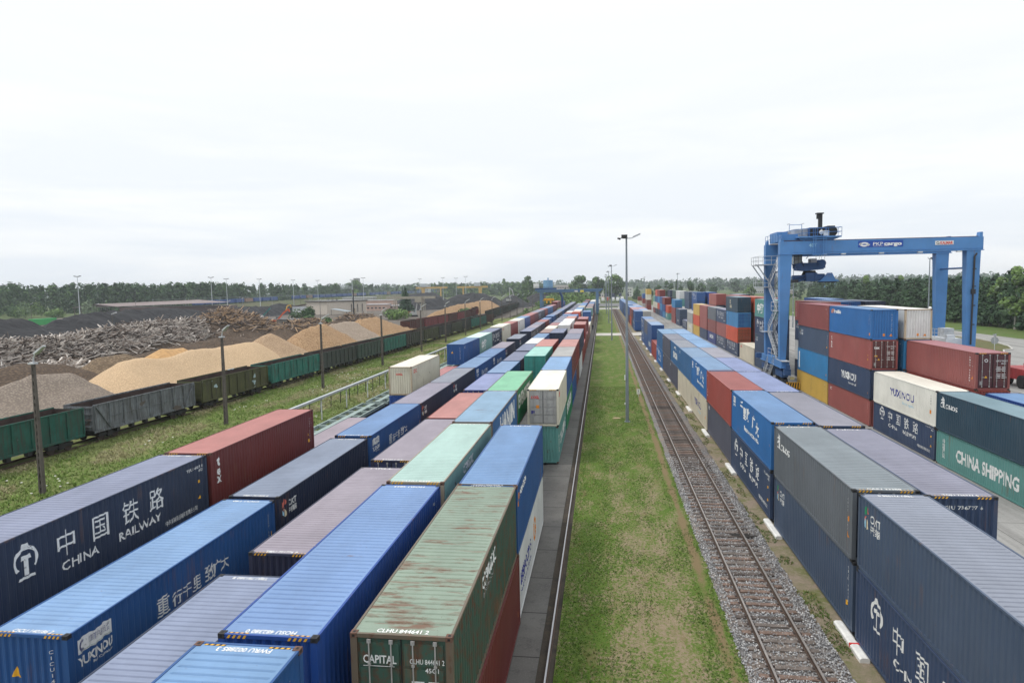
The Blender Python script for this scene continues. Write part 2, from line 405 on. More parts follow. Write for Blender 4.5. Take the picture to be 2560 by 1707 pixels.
def marks(kind, face, Ln, H, root, near):
    A = Art; put = lambda art, col, f=face, name='lettering': lay(art, f, Ln, H, PM[col], root, near, name)
    s = 0 if face == 'R' else .4
    if kind == 'CR':
        a = A(); rail_emblem(a, 1.55+s, 1.92, 1.22)
        for c, u in zip('中国铁路', (3.3,5.0,6.7,8.35)): a.text(c, u+s, 1.52, .72, align='c', bold=.0)
        a.text('CHINA', 3.05+s, .92, .34, 1.8); a.text('RAILWAY', 5.95+s, .92, .34, 2.65)
        a.text('中铁集装箱运输有限责任公司', 8.9+s*.5, .50, .17, 2.35, bold=.005)
        a.text('TBJU 145618 0', Ln-.35, 2.42, .13, 1.25, align='r'); a.text('45G1', Ln-.35, 2.24, .12, align='r'); put(a, 'white')
        a = A(); a.rect(Ln-.75,Ln-.63,1.72,1.86); a.poly([(Ln-.79,.95),(Ln-.59,.95),(Ln-.69,1.13)]); put(a, 'yellow', name='warning_mark')
    elif kind == 'YUX':
        a = A(); a.poly([(.40,2.13),(.75,2.16),(1.1,2.10),(1.45,2.16),(1.76,2.12),(1.76,2.55),(1.45,2.60),(1.1,2.53),(.75,2.60),(.40,2.55)])
        a.text('YUXINOU', .38, 1.76, .26, 1.38, bold=.03); a.text('Rail Container', .95, 1.62, .08, .8)
        for c, u, h_ in zip('重行千里致广大', (4.2,4.95,5.55,6.15,7.0,7.5,8.0), (.52,.38,.38,.42,.48,.44,.44)): a.text(c, u, 1.50, h_, align='c', bold=.004)
        a.vert('CICU 140186', Ln-.55, 2.3, .10, .15); put(a, 'white')
        a = A(); a.strip(arc(.56,2.34,.13,.17,50,310,14), arc(.56,2.34,.07,.09,50,310,14)); a.text('渝新欧金融租赁', .78, 2.30, .15, .85); put(a, 'navy')
        a = A(); a.poly([(.42,2.15),(.76,2.18),(1.1,2.12),(1.45,2.18),(1.74,2.14),(1.74,2.165),(1.45,2.205),(1.1,2.145),(.76,2.205),(.42,2.175)]); put(a, 'green')
        a = A(); a.rect(Ln-.42,Ln-.3,1.35,1.6); put(a, 'yellow', name='warning_mark')
    elif kind == 'YUXL':      # blue box with logo panel and running-script name
        a = A(); a.rect(.5,1.3,2.15,2.6); a.text('YUXINOU', .5, 1.9, .18, .9, bold=.03)
        for c, u, v in zip('千里致广大', (3.6,4.6,5.6,7.4,8.4), (1.95,1.65,1.75,1.6,1.35)): a.text(c, u, v, .62, align='c', bold=.03)
        a.text('Transcontinental', 4.4, .85, .32, 4.5, bold=.02); put(a, 'white')
        a = A(); a.text('渝新欧', .6, 2.28, .22, .6, bold=.02); put(a, 'navy')
        a = A(); a.rect(Ln-.6,Ln-.48,1.35,1.5); put(a, 'orange', name='warning_mark')
    elif kind in ('CRCT', 'CRCTs'):
        u, v = .62 + s*.3, H-.62; q = A(); g = A(); r = A(); b = A()
        g.poly([(u-.22,v+.22),(u+.02,v+.36),(u+.02,v+.06),(u-.22,v-.02)]); r.poly([(u+.05,v+.33),(u+.27,v+.14),(u+.05,v+.07)]); r.poly([(u-.2,v-.1),(u+.02,v-.02),(u-.1,v-.24)])
        b.poly([(u-.22,v-.14),(u-.12,v-.28),(u-.02,v-.1),(u-.02,v-.48),(u-.22,v-.36)]); q.poly([(u+.02,v-.12),(u+.25,v-.42),(u+.02,v-.52)])
        put(r, 'pink'); put(b, 'sky'); put(q, 'cream'); put(g, 'green' if face == 'L' else 'pink')
        a = A(); a.text('CRCT', u+.42, v-.12, .28, .82, bold=.02); a.text('中铁集装', u+.42, v-.46, .22, .82, bold=.02); a.vert('TBJU 78138', Ln-.62, H-.5, .10, .15); put(a, 'white')
        a = A(); a.rect(Ln-.75,Ln-.63,.9,1.1); put(a, 'yellow', name='warning_mark')
    elif kind == 'TEX':
        a = A(); 
        for c, v, h in zip('tex', (2.12,1.66,1.26), (.40,.36,.36)): a.text(c, .75+s*.3, v, h*1.25, align='c', bold=.035)
        a.vert('TEXU 73011', Ln-.55, 2.3, .10, .16); a.vert('45G1', Ln-.3, 2.3, .10, .16); put(a, 'white')
        a = A(); a.rect(Ln-.9,Ln-.7,.85,1.05); a.poly([(Ln-.95,1.3),(Ln-.75,1.3),(Ln-.85,1.5)]); put(a, 'yellow', name='warning_mark')
    elif kind == 'OOCL':
        a = A(); a.text('OOCL', .7+s*.4, H-.75, .38, 1.35, bold=.03); put(a, 'red')
    elif kind == 'EVG': a = A(); a.text('EVERGREEN', .9, 1.35, 1.0, 8.6, bold=.04); put(a, 'white')
    elif kind == 'HAN': a = A(); a.text('HANJIN', 3.3, 1.2, 1.25, 7.2, bold=.05); put(a, 'white')
    elif kind == 'CSHIP':
        a = A(); a.text('CHINA SHIPPING', 2.9, .85, .85, 7.6, bold=.035); a.vert('中国海运', 1.1, 1.75, .28, .36); put(a, 'white')
    elif kind == 'CRON':
        a = A(); a.text('CRONOS', .45+s*.2, H-1.05, .32, 2.5, bold=.02)
        a.poly([(.55+s*.2,H-.55),(1.15+s*.2,H-.55),(1.0+s*.2,H-.42),(.7+s*.2,H-.42)]); a.poly([(.7+s*.2,H-.4),(1.0+s*.2,H-.4),(.85+s*.2,H-.2)]); a.poly([(.6+s*.2,H-.72),(1.2+s*.2,H-.72),(1.0+s*.2,H-.58),(.75+s*.2,H-.58)])
        a.vert('CRXU 45G1', Ln-.6, H-.6, .09, .15); put(a, 'white')
        a = A(); a.rect(Ln-.5,Ln-.4,1.5,1.7); a.poly([(Ln-.62,.85),(Ln-.38,.85),(Ln-.5,1.1)]); put(a, 'orange', name='warning_mark')
    elif kind == 'YUXW':
        a = A(); a.text('YUXINOU', 3.6, 1.3, .62, 4.75, bold=.02); put(a, 'navy')
        a = A(); a.text('Smart logistics', 6.2, .85, .22, 2.2, bold=.0); put(a, 'sky')
        a = A(); a.vert('YXWU 1', Ln-.95, 2.3, .12, .2); put(a, 'grey'); a = A(); a.rect(Ln-1.05,Ln-.8,.95,1.25); put(a, 'orange', name='warning_mark')
    elif kind == 'YUXN':
        a = A(); a.text('YUXINOU', 4.2, 1.25, .72, 4.3, bold=.03); a.text('New silk road', 6.4, .8, .22, 2.1, bold=.01); put(a, 'white')
        a = A(); a.rect(Ln-.6,Ln-.45,.5,.7); put(a, 'orange', name='warning_mark')
    elif kind == 'HAIFU':
        a = A(); a.poly([(.5,H-.75),(.75,H-.75),(1.05,H-.3),(.8,H-.3)]); a.poly([(.95,H-.75),(1.2,H-.75),(1.4,H-.3),(1.15,H-.3)]); put(a, 'orange')
        a = A(); a.text('haifu', 1.55, H-.72, .38, 2.1, bold=.03); a.vert('HFSU 5', Ln-.6, 2.3, .1, .17); put(a, 'white')
        a = A(); a.rect(Ln-.45,Ln-.3,.4,.65); put(a, 'orange', name='warning_mark')
    elif kind == 'CAPS':
        a = A(); a.text('CAPITAL', 4.1, H-.78, .42, 2.5, bold=.02, shear=.25); put(a, 'white')
        a = A(); a.text('INTERMODAL', 4.2, H-1.05, .16, 1.9); put(a, 'grey')
    elif kind == 'XC':
        a = A(); a.text('xcomex', 1.0, H-.7, .42, 2.4, bold=.02, shear=.15); put(a, 'white'); a = A(); a.poly([(.3,H-.95),(.55,H-.95),(.85,H-.45),(.62,H-.45)]); put(a, 'orange')
    elif kind == 'WHT':
        a = A(); a.text('ЕВРОСИБ', 1.2, 1.2, .5, 4.2, bold=.02); a.text('ТРАНСПОРТ И ЛОГИСТИКА', 1.2, .75, .2, 4.2); a.vert('ESIU 40', 9.6, 2.2, .12, .2); put(a, 'navy')
        a = A(); a.strip(arc(7.2,1.5,.6,.6,20,330), arc(7.2,1.5,.4,.4,20,330)); a.poly([(7.05,1.3),(7.9,1.3),(7.45,1.75)]); put(a, 'orange')
        a = A(); a.vert('JHSU', .5, 2.2, .14, .22); put(a, 'red')
    elif kind == 'SEN':
        a = A(); a.text('SEACON', 3.8, .95, .75, 5.2, bold=.05); a.strip(arc(6.2,1.95,1.4,.55,15,165), arc(6.2,1.93,1.25,.40,15,165)); put(a, 'white')
    elif kind == 'SMALL': a = A(); a.text('CRCT', .5, H-.62, .26, .75, bold=.02); a.vert('TCNU 4', Ln-.6, 2.1, .1, .16); put(a, 'white')
    elif kind == 'CODE': a = A(); a.vert('HMCU 91005', Ln-.95, H-.5, .12, .2); a.vert('45G1', Ln-.55, H-.75, .12, .2); put(a, 'white'); a = A(); a.poly([(Ln-.72,.8),(Ln-.45,.8),(Ln-.45,1.05)]); put(a, 'orange', name='warning_mark')
    elif kind == 'LETW': a = A(); a.vert('GESEACO', .55, H-.55, .2, .3); put(a, 'white')
    elif kind == 'BAND':
        a = A(); a.rect(.45,.85,.35,H-.45); put(a, 'white'); a = A(); a.rect(Ln-.7,Ln-.5,.6,.8); put(a, 'orange', name='warning_mark')
    elif kind == 'PLAIN': a = A(); a.vert('TCNU 48', Ln-.6, H-.55, .10, .17); a.text('45G1', Ln-1.2, H-.5, .10); put(a, 'white')
    elif kind == 'BIG': a = A(); a.text('中海', 1.6, .85, 1.1, 4.6, bold=.06); put(a, 'white')
    elif kind == 'MAER':
        a = A(); a.text('UNICON', 3.2, 1.15, .8, 5.5, bold=.05); put(a, 'white')
    elif kind == 'GOLD':
        a = A(); a.strip(arc(4.6,1.9,.45,.45,0,350), arc(4.6,1.9,.22,.22,0,350)); a.text('GOLD', 4.2, .75, .5, 1.9, bold=.05); put(a, 'cream')
def door_art(kind, Ln, H, root):
    put = lambda a, col, name='lettering': lay(a, 'D', Ln, H, PM[col], root, False, name)
    code = {'CAP':'CLHU 844641 2','OOCL':'OOLU 783347 1','TEX':'TEXU 730157 4','RED':'HMCU 910053 3'}.get(kind, 'TCNU 482210 5')
    a = Art(); a.text(code, 1.42, H-.68, .12, .82); a.text('45G1', 1.78, H-.88, .11)
    if kind == 'CAP': a.text('CAPITAL', .30, H-.70, .19, .80, bold=.02); a.rect(.30,1.05,H-.78,H-.765)
    if kind == 'TEX': a.text('tex', .3, H-.85, .24, .5, bold=.05)
    if kind == 'RED': a.strip(arc(.72,H-.6,.13,.13,0,360), arc(.72,H-.6,.08,.08,0,360)); a.text('MAX GR', 1.42, 1.6, .07, .5)
    for i in range(6): a.rect(1.45,1.75,.75+.13*i+(.35 if i>2 else .2),.80+.13*i+(.35 if i>2 else .2)); a.rect(1.85,2.1,.75+.13*i+(.35 if i>2 else .2),.80+.13*i+(.35 if i>2 else .2))
    put(a, 'grey' if kind == 'OOCL' else 'white')
    if kind == 'CAP':
        a = Art(); a.rect(1.42,1.72,1.35,1.60); put(a, 'white', 'sticker'); a = Art(); a.text('GOLD STAR LINE', 1.45, 1.40, .06, .24); a.rect(1.46,1.52,1.52,1.57); put(a, 'navy')
    if kind == 'OOCL':
        a = Art(); a.text('OOCL', .30, H-.72, .20, .62, bold=.05); put(a, 'red'); a = Art(); a.rect(.68,.92,1.42,1.66); put(a, 'orange', 'label_sticker'); a = Art(); a.rect(.30,.56,.98,1.24); put(a, 'navy', 'label_sticker')
    if kind in ('RED','TEX'):
        a = Art(); a.poly([(.62,.95),(.84,.95),(.73,1.14)]); a.rect(.35,.6,1.3,1.42) if kind == 'TEX' else None; put(a, 'yellow', 'warning_mark'); a = Art(); a.rect(.3,.5,.42,.7); put(a, 'grey', 'label_sticker')
def end_art(kind, Ln, H, root, near=True):
    put = lambda a, col, name='lettering': lay(a, 'N', Ln, H, PM[col], root, near, name)
    a = Art()
    if kind == 'TG': a.text('TGJU 736777 6', .45, H-.5, .13, 1.5)
    elif kind == 'OO': a.text('OOLU 812104 3', .55, H-.5, .08, 1.3); put(a, 'grey'); a = Art(); a.text('OOCL', .75, H-.85, .19, .72, bold=.05); put(a, 'red'); return
    else: a.vert('CICU140186', W-.55, H-.55, .10, .17)
    put(a, 'white')
    if kind == 'V':
        a = Art(); a.poly([(.62,1.62),(.92,1.62),(.77,1.92)]); put(a, 'yellow', 'warning_mark')
    if kind == 'H':
        a = Art(); a.poly([(W-.75,.35),(W-.45,.35),(W-.6,.6)]); a.rect(1.1,1.3,.35,.6); put(a, 'orange', 'warning_mark')
def hazard(root, Ln, H, ends='n'):
    """black and yellow hazard bars on the roof header and top rail"""
    for e in ends:
        a = Art(); k = Art(); y = .03 if e == 'n' else Ln-.13
        for x0 in (.22, W-.72):
            k.rect(x0,x0+.5,y,y+.1)
            for i in range(4): a.poly([(x0+.13*i,y),(x0+.13*i+.07,y),(x0+.13*i+.12,y+.1),(x0+.13*i+.05,y+.1)])
        lay(k, 'T', Ln, H-.0015, PM['black'], root, False, 'hazard_stripe'); lay(a, 'T', Ln, H+.001, PM['yellow'], root, False, 'hazard_stripe')
        for f, yy in (('R', Ln if e == 'f' else 0), ('N', 0)):
            if f == 'N' and e == 'n':
                b = Art()
                for x0 in (.22, W-.72):
                    for i in range(4): b.poly([(x0+.13*i,H-.095),(x0+.13*i+.06,H-.095),(x0+.13*i+.11,H-.015),(x0+.13*i+.05,H-.015)])
                o = lay(b, 'N', Ln, H, PM['yellow'], root, False, 'hazard_stripe'); o.location = (0,-.012,0)
def roof_number(root, Ln, H, s, flip=False, far=False):
    a = Art(); a.text(s, 0, 0, .16, 1.25, align='c', bold=.02); y = .13
    if flip: a.v = [(-x, -b+.16) for x, b in a.v]
    a.v = [(x+W/2, b+(Ln-.33 if far else y)) for x, b in a.v]
    lay(a, 'T', Ln, H+.001, WHITE, root, False)
FARC = []; JR = random.Random(21)
def merge_far(name, label, items):
    b = MB(); mats = []; ix = {}
    for X, Y, z, Ln, H, c, r in items:
        for k, m in ((('s',c), lambda: paint(c,.1)), (('r',r), lambda: roofpaint(r,.05))):
            if k not in ix: ix[k] = len(mats); mats.append(m())
        b.mi = ix['s',c]; b.box(X,X+W,Y,Y+Ln,z,z+H-.04)
        for i in range(9): b.box(X+.15+i*.24,X+.24+i*.24,Y-.02,Y,z+.2,z+H-.15)
        b.mi = ix['r',r]; b.box(X+.05,X+W-.05,Y+.05,Y+Ln-.05,z+H-.04,z+H)
    return tag(b.build(name, mats), label, kind='stuff')
def container(X, Y, z, col, look, where, L_='40', h='h', roof=None, rust=.2, mk=None, face=None, near='end', lod=None, number=None, flip=False, haz=None, group=None, off=0, farnum=None, endcol=None, keep=False, frame=None, dm=None, em=None):
    Ln, H = LEN[L_], HGT[h]
    if Y >= 300 and not keep:
        FARC.append((X, Y, z, Ln, H, col, roof or mul(col, 1.5))); return None
    if lod is None: lod = 0 if Y < 72 else (1 if Y < 130 else 2)
    face = face or ('R' if X < 0 else 'L')
    t = thing('shipping_container', where, 'container', (X+off+JR.uniform(-.045,.045), Y+JR.uniform(-.04,.04), z), JR.uniform(-.0035,.0035), group)
    side = paint(col, rust); rf = roofpaint(roof or mul(col, 1.5), rust)
    if lod == 2:
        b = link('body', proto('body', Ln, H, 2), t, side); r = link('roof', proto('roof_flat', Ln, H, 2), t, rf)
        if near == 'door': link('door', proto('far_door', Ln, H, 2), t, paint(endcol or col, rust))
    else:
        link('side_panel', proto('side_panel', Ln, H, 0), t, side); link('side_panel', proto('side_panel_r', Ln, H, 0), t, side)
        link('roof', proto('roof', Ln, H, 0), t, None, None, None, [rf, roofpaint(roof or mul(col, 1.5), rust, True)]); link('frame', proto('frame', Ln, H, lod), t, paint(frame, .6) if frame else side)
        dcol = paint(endcol or col, rust)
        def put_door(rz, loc):
            for i in range(2):
                DW = (W-.34)/2; x = .17 if i == 0 else W/2
                d = link('door', proto('door', Ln, H, 0), t, dcol, (loc[0]+x*(1 if rz == 0 else -1), loc[1], .2), rz)
                for bx in (.28, DW-.24): link('locking_bar', proto('locking_bar', Ln, H, 0), d, BARE if lod == 0 else dcol, (bx, -.004, .0))
            link('gasket', proto('gasket', Ln, H, 0), t, BLACK, loc, rz)
        if near == 'door': put_door(0, (0,0,0)); link('end_panel', proto('end_panel', Ln, H, 0), t, dcol, (W,Ln,0), PI)
        else:
            link('end_panel', proto('end_panel', Ln, H, 0), t, dcol)
            if lod == 0: put_door(PI, (W,Ln,0))
            else: link('end_panel', proto('end_panel', Ln, H, 0), t, dcol, (W,Ln,0), PI)
        if lod == 0:
            cm = RUSTM if rust > .15 else DARK
            for x in (0, W-.162):
                for y in (0, Ln-.178):
                    for zz in (0, H-.118): link('corner_casting', proto('corner_casting', 0, 0, 0), t, None, (x,y,zz), None, [cm, BLACK])
            if haz: hazard(t, Ln, H, haz)
            if number: roof_number(t, Ln, H, number, flip)
            if farnum: roof_number(t, Ln, H, farnum, True, True)
    if not mk and lod < 2 and not em: mk = 'PLAIN'
    if mk: marks(mk, face, Ln, H, t, lod < 2)
    if dm: door_art(dm, Ln, H, t)
    if em: end_art(em, Ln, H, t, lod < 2)
    return t
# ---------------------------------------------------------------- ground, lawn, pads, track
def sheet(name, pts, z, m, kind='structure', sub=0):
    b = MB(); b.add([(x,y,z) for x, y in pts], [tuple(range(len(pts)))])
    o = b.build(name, m, fix=False)
    if o.data.polygons[0].normal.z < 0: o.data.flip_normals()
    return tag(o, kind=kind)
def rectp(x0,x1,y0,y1): return [(x0,y0),(x1,y0),(x1,y1),(x0,y1)]
def soil(name, c1, c2, c3, s1=.05, s2=.6, rough=.95, bump=0):
    g = G(name); v = g.vec(); a = g.noise(v, s1, 6, .65, .4); b = g.noise(v, s2, 8, .7)
    c = g.mix(g.ramp(a,.38,.62), c1, c2); c = g.mix(g.ramp(b,.50,.70), c, c3)
    c = g.mix(g.ramp(g.noise(v, s2*9, 5, .7),.35,.75), c, g.mix(.5, c, (.02,.02,.02)))
    if bump: g.bump(g.noise(v, s2*6, 6, .7), bump, .2)
    return g.end(c, rough, 0, .2)
M_FIELD = soil('far_field_grass', (.075,.115,.030), (.11,.135,.045), (.055,.085,.025), .004, .05)
M_DIRT = soil('dark_yard_soil', (.135,.118,.10), (.175,.15,.125), (.085,.075,.067), .06, .5)
M_WEED = soil('weed_strip', (.155,.20,.055), (.22,.235,.085), (.13,.185,.045), .12, .7, .95, .6)
def concrete(name, col, joint=None, dark=.45):
    g = G(name); v = g.vec(); a = g.noise(v, .25, 6, .65); b = g.noise(v, 1.8, 8, .72); c_ = g.noise(v, 14, 4, .6)
    c = g.mix(g.ramp(a,.3,.7), mul(col,.7), mul(col,1.2)); c = g.mix(g.ramp(b,.52,.78), c, mul(col,dark)); c = g.mix(g.ramp(c_,.5,.8), c, mul(col,1.35))
    if joint:
        br = g.n('ShaderNodeTexBrick'); br.offset = 0; br.inputs['Scale'].default_value = 1; br.inputs['Mortar Size'].default_value = .035
        br.inputs['Brick Width'].default_value = joint[0]; br.inputs['Row Height'].default_value = joint[1]; g.l(v, br.inputs['Vector'])
        c = g.mix(br.outputs['Fac'], c, mul(col,.3))
    g.bump(b, .15, .02); return g.end(c, .85, 0, .3)
tag(sheet('ground', rectp(-2900,2900,-300,2900), -.32, M_FIELD), kind='structure')
sheet('yard_dirt_ground', [(-240,20),(-47,20),(-44.5,140),(-41,300),(-52,620),(-300,620),(-330,300)], -.1, M_DIRT)
g = G('mown_lawn'); v = g.vec(); vs_ = g.vec((1,.45,1))
sxn = g.n('ShaderNodeSeparateXYZ'); g.l(g.tc.outputs['Object'], sxn.inputs[0])
grs = g.mix(g.ramp(g.noise(vs_, 1.1, 7, .7),.35,.65), (.082,.150,.020), (.125,.182,.036)); grs = g.mix(g.ramp(g.noise(v, 7, 6, .75),.4,.7), grs, (.055,.11,.014))
dirt = g.mix(g.ramp(g.noise(v, 6, 6, .7),.35,.7), (.30,.235,.16), (.22,.17,.11)); dirt = g.mix(g.ramp(g.noise(v, 22, 3, .6),.62,.7), dirt, (.40,.35,.28))
def band(x0, x1, e): # soft band in x
    mr = g.n('ShaderNodeMapRange', interpolation_type='SMOOTHSTEP'); mr.inputs[1].default_value = x0-e; mr.inputs[2].default_value = x0+e; g.l(sxn.outputs['X'], mr.inputs[0])
    m2 = g.n('ShaderNodeMapRange', interpolation_type='SMOOTHSTEP'); m2.inputs[1].default_value = x1-e; m2.inputs[2].default_value = x1+e; m2.inputs[3].default_value = 1; m2.inputs[4].default_value = 0; g.l(sxn.outputs['X'], m2.inputs[0])
    mm = g.n('ShaderNodeMath', operation='MULTIPLY'); g.l(mr.outputs[0], mm.inputs[0]); g.l(m2.outputs[0], mm.inputs[1]); return mm.outputs[0]
ymr = g.n('ShaderNodeMapRange'); ymr.inputs[1].default_value = 30; ymr.inputs[2].default_value = 62; ymr.inputs[3].default_value = .115; ymr.inputs[4].default_value = .0; g.l(sxn.outputs['Y'], ymr.inputs[0])
pn = g.n('ShaderNodeMath', operation='ADD'); g.l(g.noise(g.vec((1,.42,1)), .75, 12, .82), pn.inputs[0])
wm = g.n('ShaderNodeMath', operation='MULTIPLY'); g.l(band(.4,4.0,.9), wm.inputs[0]); g.l(ymr.outputs[0], wm.inputs[1]); g.l(wm.outputs[0], pn.inputs[1])
hf = g.n('ShaderNodeMath', operation='MULTIPLY_ADD'); g.l(g.noise(g.vec((1,.7,1)), 7.5, 9, .85), hf.inputs[0]); hf.inputs[1].default_value = 1.4; hs_ = g.n('ShaderNodeMath', operation='SUBTRACT'); g.l(pn.outputs[0], hs_.inputs[0]); hs_.inputs[1].default_value = .70; g.l(hs_.outputs[0], hf.inputs[2])
c = g.mix(g.ramp(hf.outputs[0], .50, .62), grs, g.mix(g.ramp(g.noise(v, 3, 6, .8),.4,.6), (.135,.165,.045), (.20,.185,.085))); c = g.mix(g.ramp(hf.outputs[0], .565, .675), c, dirt)
p2 = g.n('ShaderNodeMath', operation='MULTIPLY_ADD'); g.l(band(4.35,4.75,.22), p2.inputs[0]); p2.inputs[1].default_value = .26; g.l(g.noise(g.vec((1,.3,1)), .9, 8, .7), p2.inputs[2])
c = g.mix(g.ramp(p2.outputs[0], .56, .72), c, mul((.20,.15,.08),1)); g.bump(g.noise(v, 9, 6, .75), .8, .06); M_LAWN = g.end(c, .95, 0, .15)
sheet('lawn', rectp(-1.83,5.15,8,395), .0, M_LAWN)
M_SLAB = concrete('grey_slab_concrete', (.125,.12,.115), None, .55)
M_PAD = concrete('stained_pad_concrete', (.125,.12,.112), (50,3.52), .42)
sheet('concrete_pad', rectp(-22.9,-4.4,4,470), -.05, M_SLAB)
o = sheet('slab_strip', rectp(-4.4,-2.45,-.54,470), .0, M_PAD)
M_GREASE = soil('oily_rail_gap_soil', (.055,.047,.04), (.085,.07,.055), (.11,.09,.06), .4, 2.0)
sheet('rail_gap_soil', rectp(-2.45,-1.83,4,470), -.06, M_GREASE)

# the rail web stands on its foot; the polished head is its own part
r_ = thing('crane_rail', 'long polished crane rail between grey slab strip and lawn', 'rail', (-2.1,4,0))
b = MB(); b.box(-.08,.08,0,466,-.055,-.03); b.box(-.018,.018,0,466,-.03,.09); b.build('rail_foot', plain('rail_rust', (.09,.06,.045), .8, .2, .3), r_)
b = MB(); b.box(-.03,.03,0,466,.09,.14); b.build('rail_head', plain('polished_rail', (.46,.46,.47), .35, .6, .1), r_)
sheet('weed_strip', [(-51.5,20),(-22.9,4),(-22.9,330),(-45.6,300),(-49,140)], -.07, M_WEED)
sheet('verge', rectp(8.4,9.75,4,395), -.05, soil('woodchip_verge', (.36,.285,.22), (.20,.21,.08), (.42,.33,.26), .6, 4, .95, .5))
g = G('yard_asphalt'); v = g.vec(); c = g.mix(g.ramp(g.noise(v,.12,6,.6),.3,.7), (.23,.225,.215), (.33,.325,.31)); c = g.mix(g.ramp(g.noise(g.vec((1.1,.035,1)), 1.0, 5, .6),.46,.64), c, g.mix(.55, c, (.11,.105,.10)))
c = g.mix(g.ramp(g.noise(v,.45,6,.7),.62,.70), c, (.10,.095,.09)); c = g.mix(g.ramp(g.noise(v,5,5,.7),.4,.8), c, g.mix(.35, c, (.45,.44,.42)))
br = g.n('ShaderNodeTexBrick'); br.offset = 0; br.inputs['Scale'].default_value = 1; br.inputs['Mortar Size'].default_value = .03; br.inputs['Brick Width'].default_value = 5.5; br.inputs['Row Height'].default_value = 6; g.l(v, br.inputs['Vector'])
c = g.mix(br.outputs['Fac'], c, (.12,.115,.11)); g.bump(g.noise(v,8,5,.7), .2, .02); M_YARD = g.end(c, .85, 0, .3)
sheet('yard_road', [(9.75,4),(60,4),(100,140),(95,172),(95,190),(94,207),(93,215),(70,330),(40,470),(9.75,470)], -.2, M_YARD)
sheet('traffic_island', [(83.9,188),(81.4,177.8),(70,150),(62,120),(64,118),(77,143.6),(79.4,145),(82.7,152.6),(85,162.5),(86.2,171)], -.17, soil('dry_island_grass', (.14,.13,.055), (.10,.125,.04), (.20,.16,.08), .1, .6))
b = MB(); isl = [(83.9,188),(86.2,171),(85,162.5),(82.7,152.6),(79.4,145),(77,143.6),(64,118)]
for (x0,y0),(x1,y1) in zip(isl, isl[1:]): b.bar((x0,y0,-.1),(x1,y1,-.1),.25,.22)
tag(b.build('kerb', concrete('kerb_stone', (.5,.49,.46))), kind='structure')
sheet('road_verge', [(93,215),(94,207),(95,190),(95,172),(100,140),(118,120),(140,200),(140,330),(70,330)], -.19, soil('verge_grass', (.09,.16,.03), (.12,.17,.04), (.17,.17,.07), .08, .7))
b = MB(); b.add([(60,112,-.193),(96,136,-.193),(96,136.2,-.193),(60,112.2,-.193)],[(0,1,2,3)]); tag(b.build('road_marking', WHITE), kind='structure')
sheet('crossing_path', rectp(-1.8,14,188.7,198.5), .06, concrete('pale_crossing_concrete', (.46,.44,.40)))
sheet('far_crossroad', rectp(-1.8,24,392,420), .01, concrete('pale_crossroad_concrete', (.34,.33,.31)))
sheet('far_crossroad', rectp(-30,24,450,520), .005, concrete('truck_yard_asphalt', (.16,.16,.16)))
# ballast bed as a real, low trapezoid with a rough surface
def ballast():
    b = MB(); xs = [4.9,5.05,5.3,5.9,6.7,7.4,8.1,8.45,8.65]; hs = [-.06,.03,.09,.105,.09,.105,.09,.03,-.06]; ys = [4]; 
    while ys[-1] < 395: ys.append(ys[-1] + (.35 if ys[-1] < 60 else 2.5))
    n = len(xs)
    for y in ys:
        for i, (x, h) in enumerate(zip(xs, hs)):
            q = noise.noise((x*1.1, y*.9, 3))*.12 if i in (0,1,n-2,n-1) else 0
            b.v.append((x+q, y, h + .022*noise.noise((x*5,y*5,0))))
    for j in range(len(ys)-1):
        for i in range(n-1): b.f.append((j*n+i,j*n+i+1,(j+1)*n+i+1,(j+1)*n+i)); b.m.append(0)
    g = G('track_gravel'); v = g.vec(); vo = g.n('ShaderNodeTexVoronoi'); vo.inputs['Scale'].default_value = 15; g.l(v, vo.inputs['Vector'])
    c = g.mix(g.ramp(vo.outputs['Color'],.1,.9), (.13,.13,.135), (.45,.45,.455)); c = g.mix(g.ramp(vo.outputs['Distance'],.25,.62), c, (.09,.09,.09))
    c = g.mix(g.ramp(g.noise(v,.5,5,.6),.36,.66), c, g.mix(.6, c, (.24,.18,.14))); g.bump(vo.outputs['Distance'], -1.0, .05)
    return tag(b.build('ballast', g.end(c,.9,0,.3), fix=False), kind='structure')
ballast()
# loose stones on the ballast shoulders, near stretch
def stones():
    b = MB(); rr = random.Random(3); O = [(1,0,0),(-1,0,0),(0,1,0),(0,-1,0),(0,0,1),(0,0,-1)]; F = [(0,2,4),(2,1,4),(1,3,4),(3,0,4),(2,0,5),(1,2,5),(3,1,5),(0,3,5)]
    for k in range(15000):
        y = 21 + 34*rr.random()**1.6; u = rr.random(); x = 4.95 + 3.65*u
        if 5.38 < x < 8.02 and rr.random() < .35: continue
        z = .02 + .1*min(1, min(x-4.9, 8.65-x)/.4); s = .022 + .022*rr.random(); m = Matrix.Rotation(rr.random()*6.3, 3, (rr.random()-.5, rr.random()-.5, rr.random()-.5)) ; b.mi = rr.choice((0,0,1,2))
        b.add([(x+(m@Vector(p)).x*s*rr.uniform(.7,1.5), y+(m@Vector(p)).y*s*rr.uniform(.7,1.5), z+.02+(m@Vector(p)).z*s) for p in O], F)
    return tag(b.build('gravel', [plain('gravel_grey', (.36,.36,.37),.9), plain('gravel_pale', (.56,.55,.54),.9), plain('gravel_dark', (.17,.17,.175),.9)], fix=False), 'loose grey gravel heaped beside the track sleepers', kind='stuff')
stones()
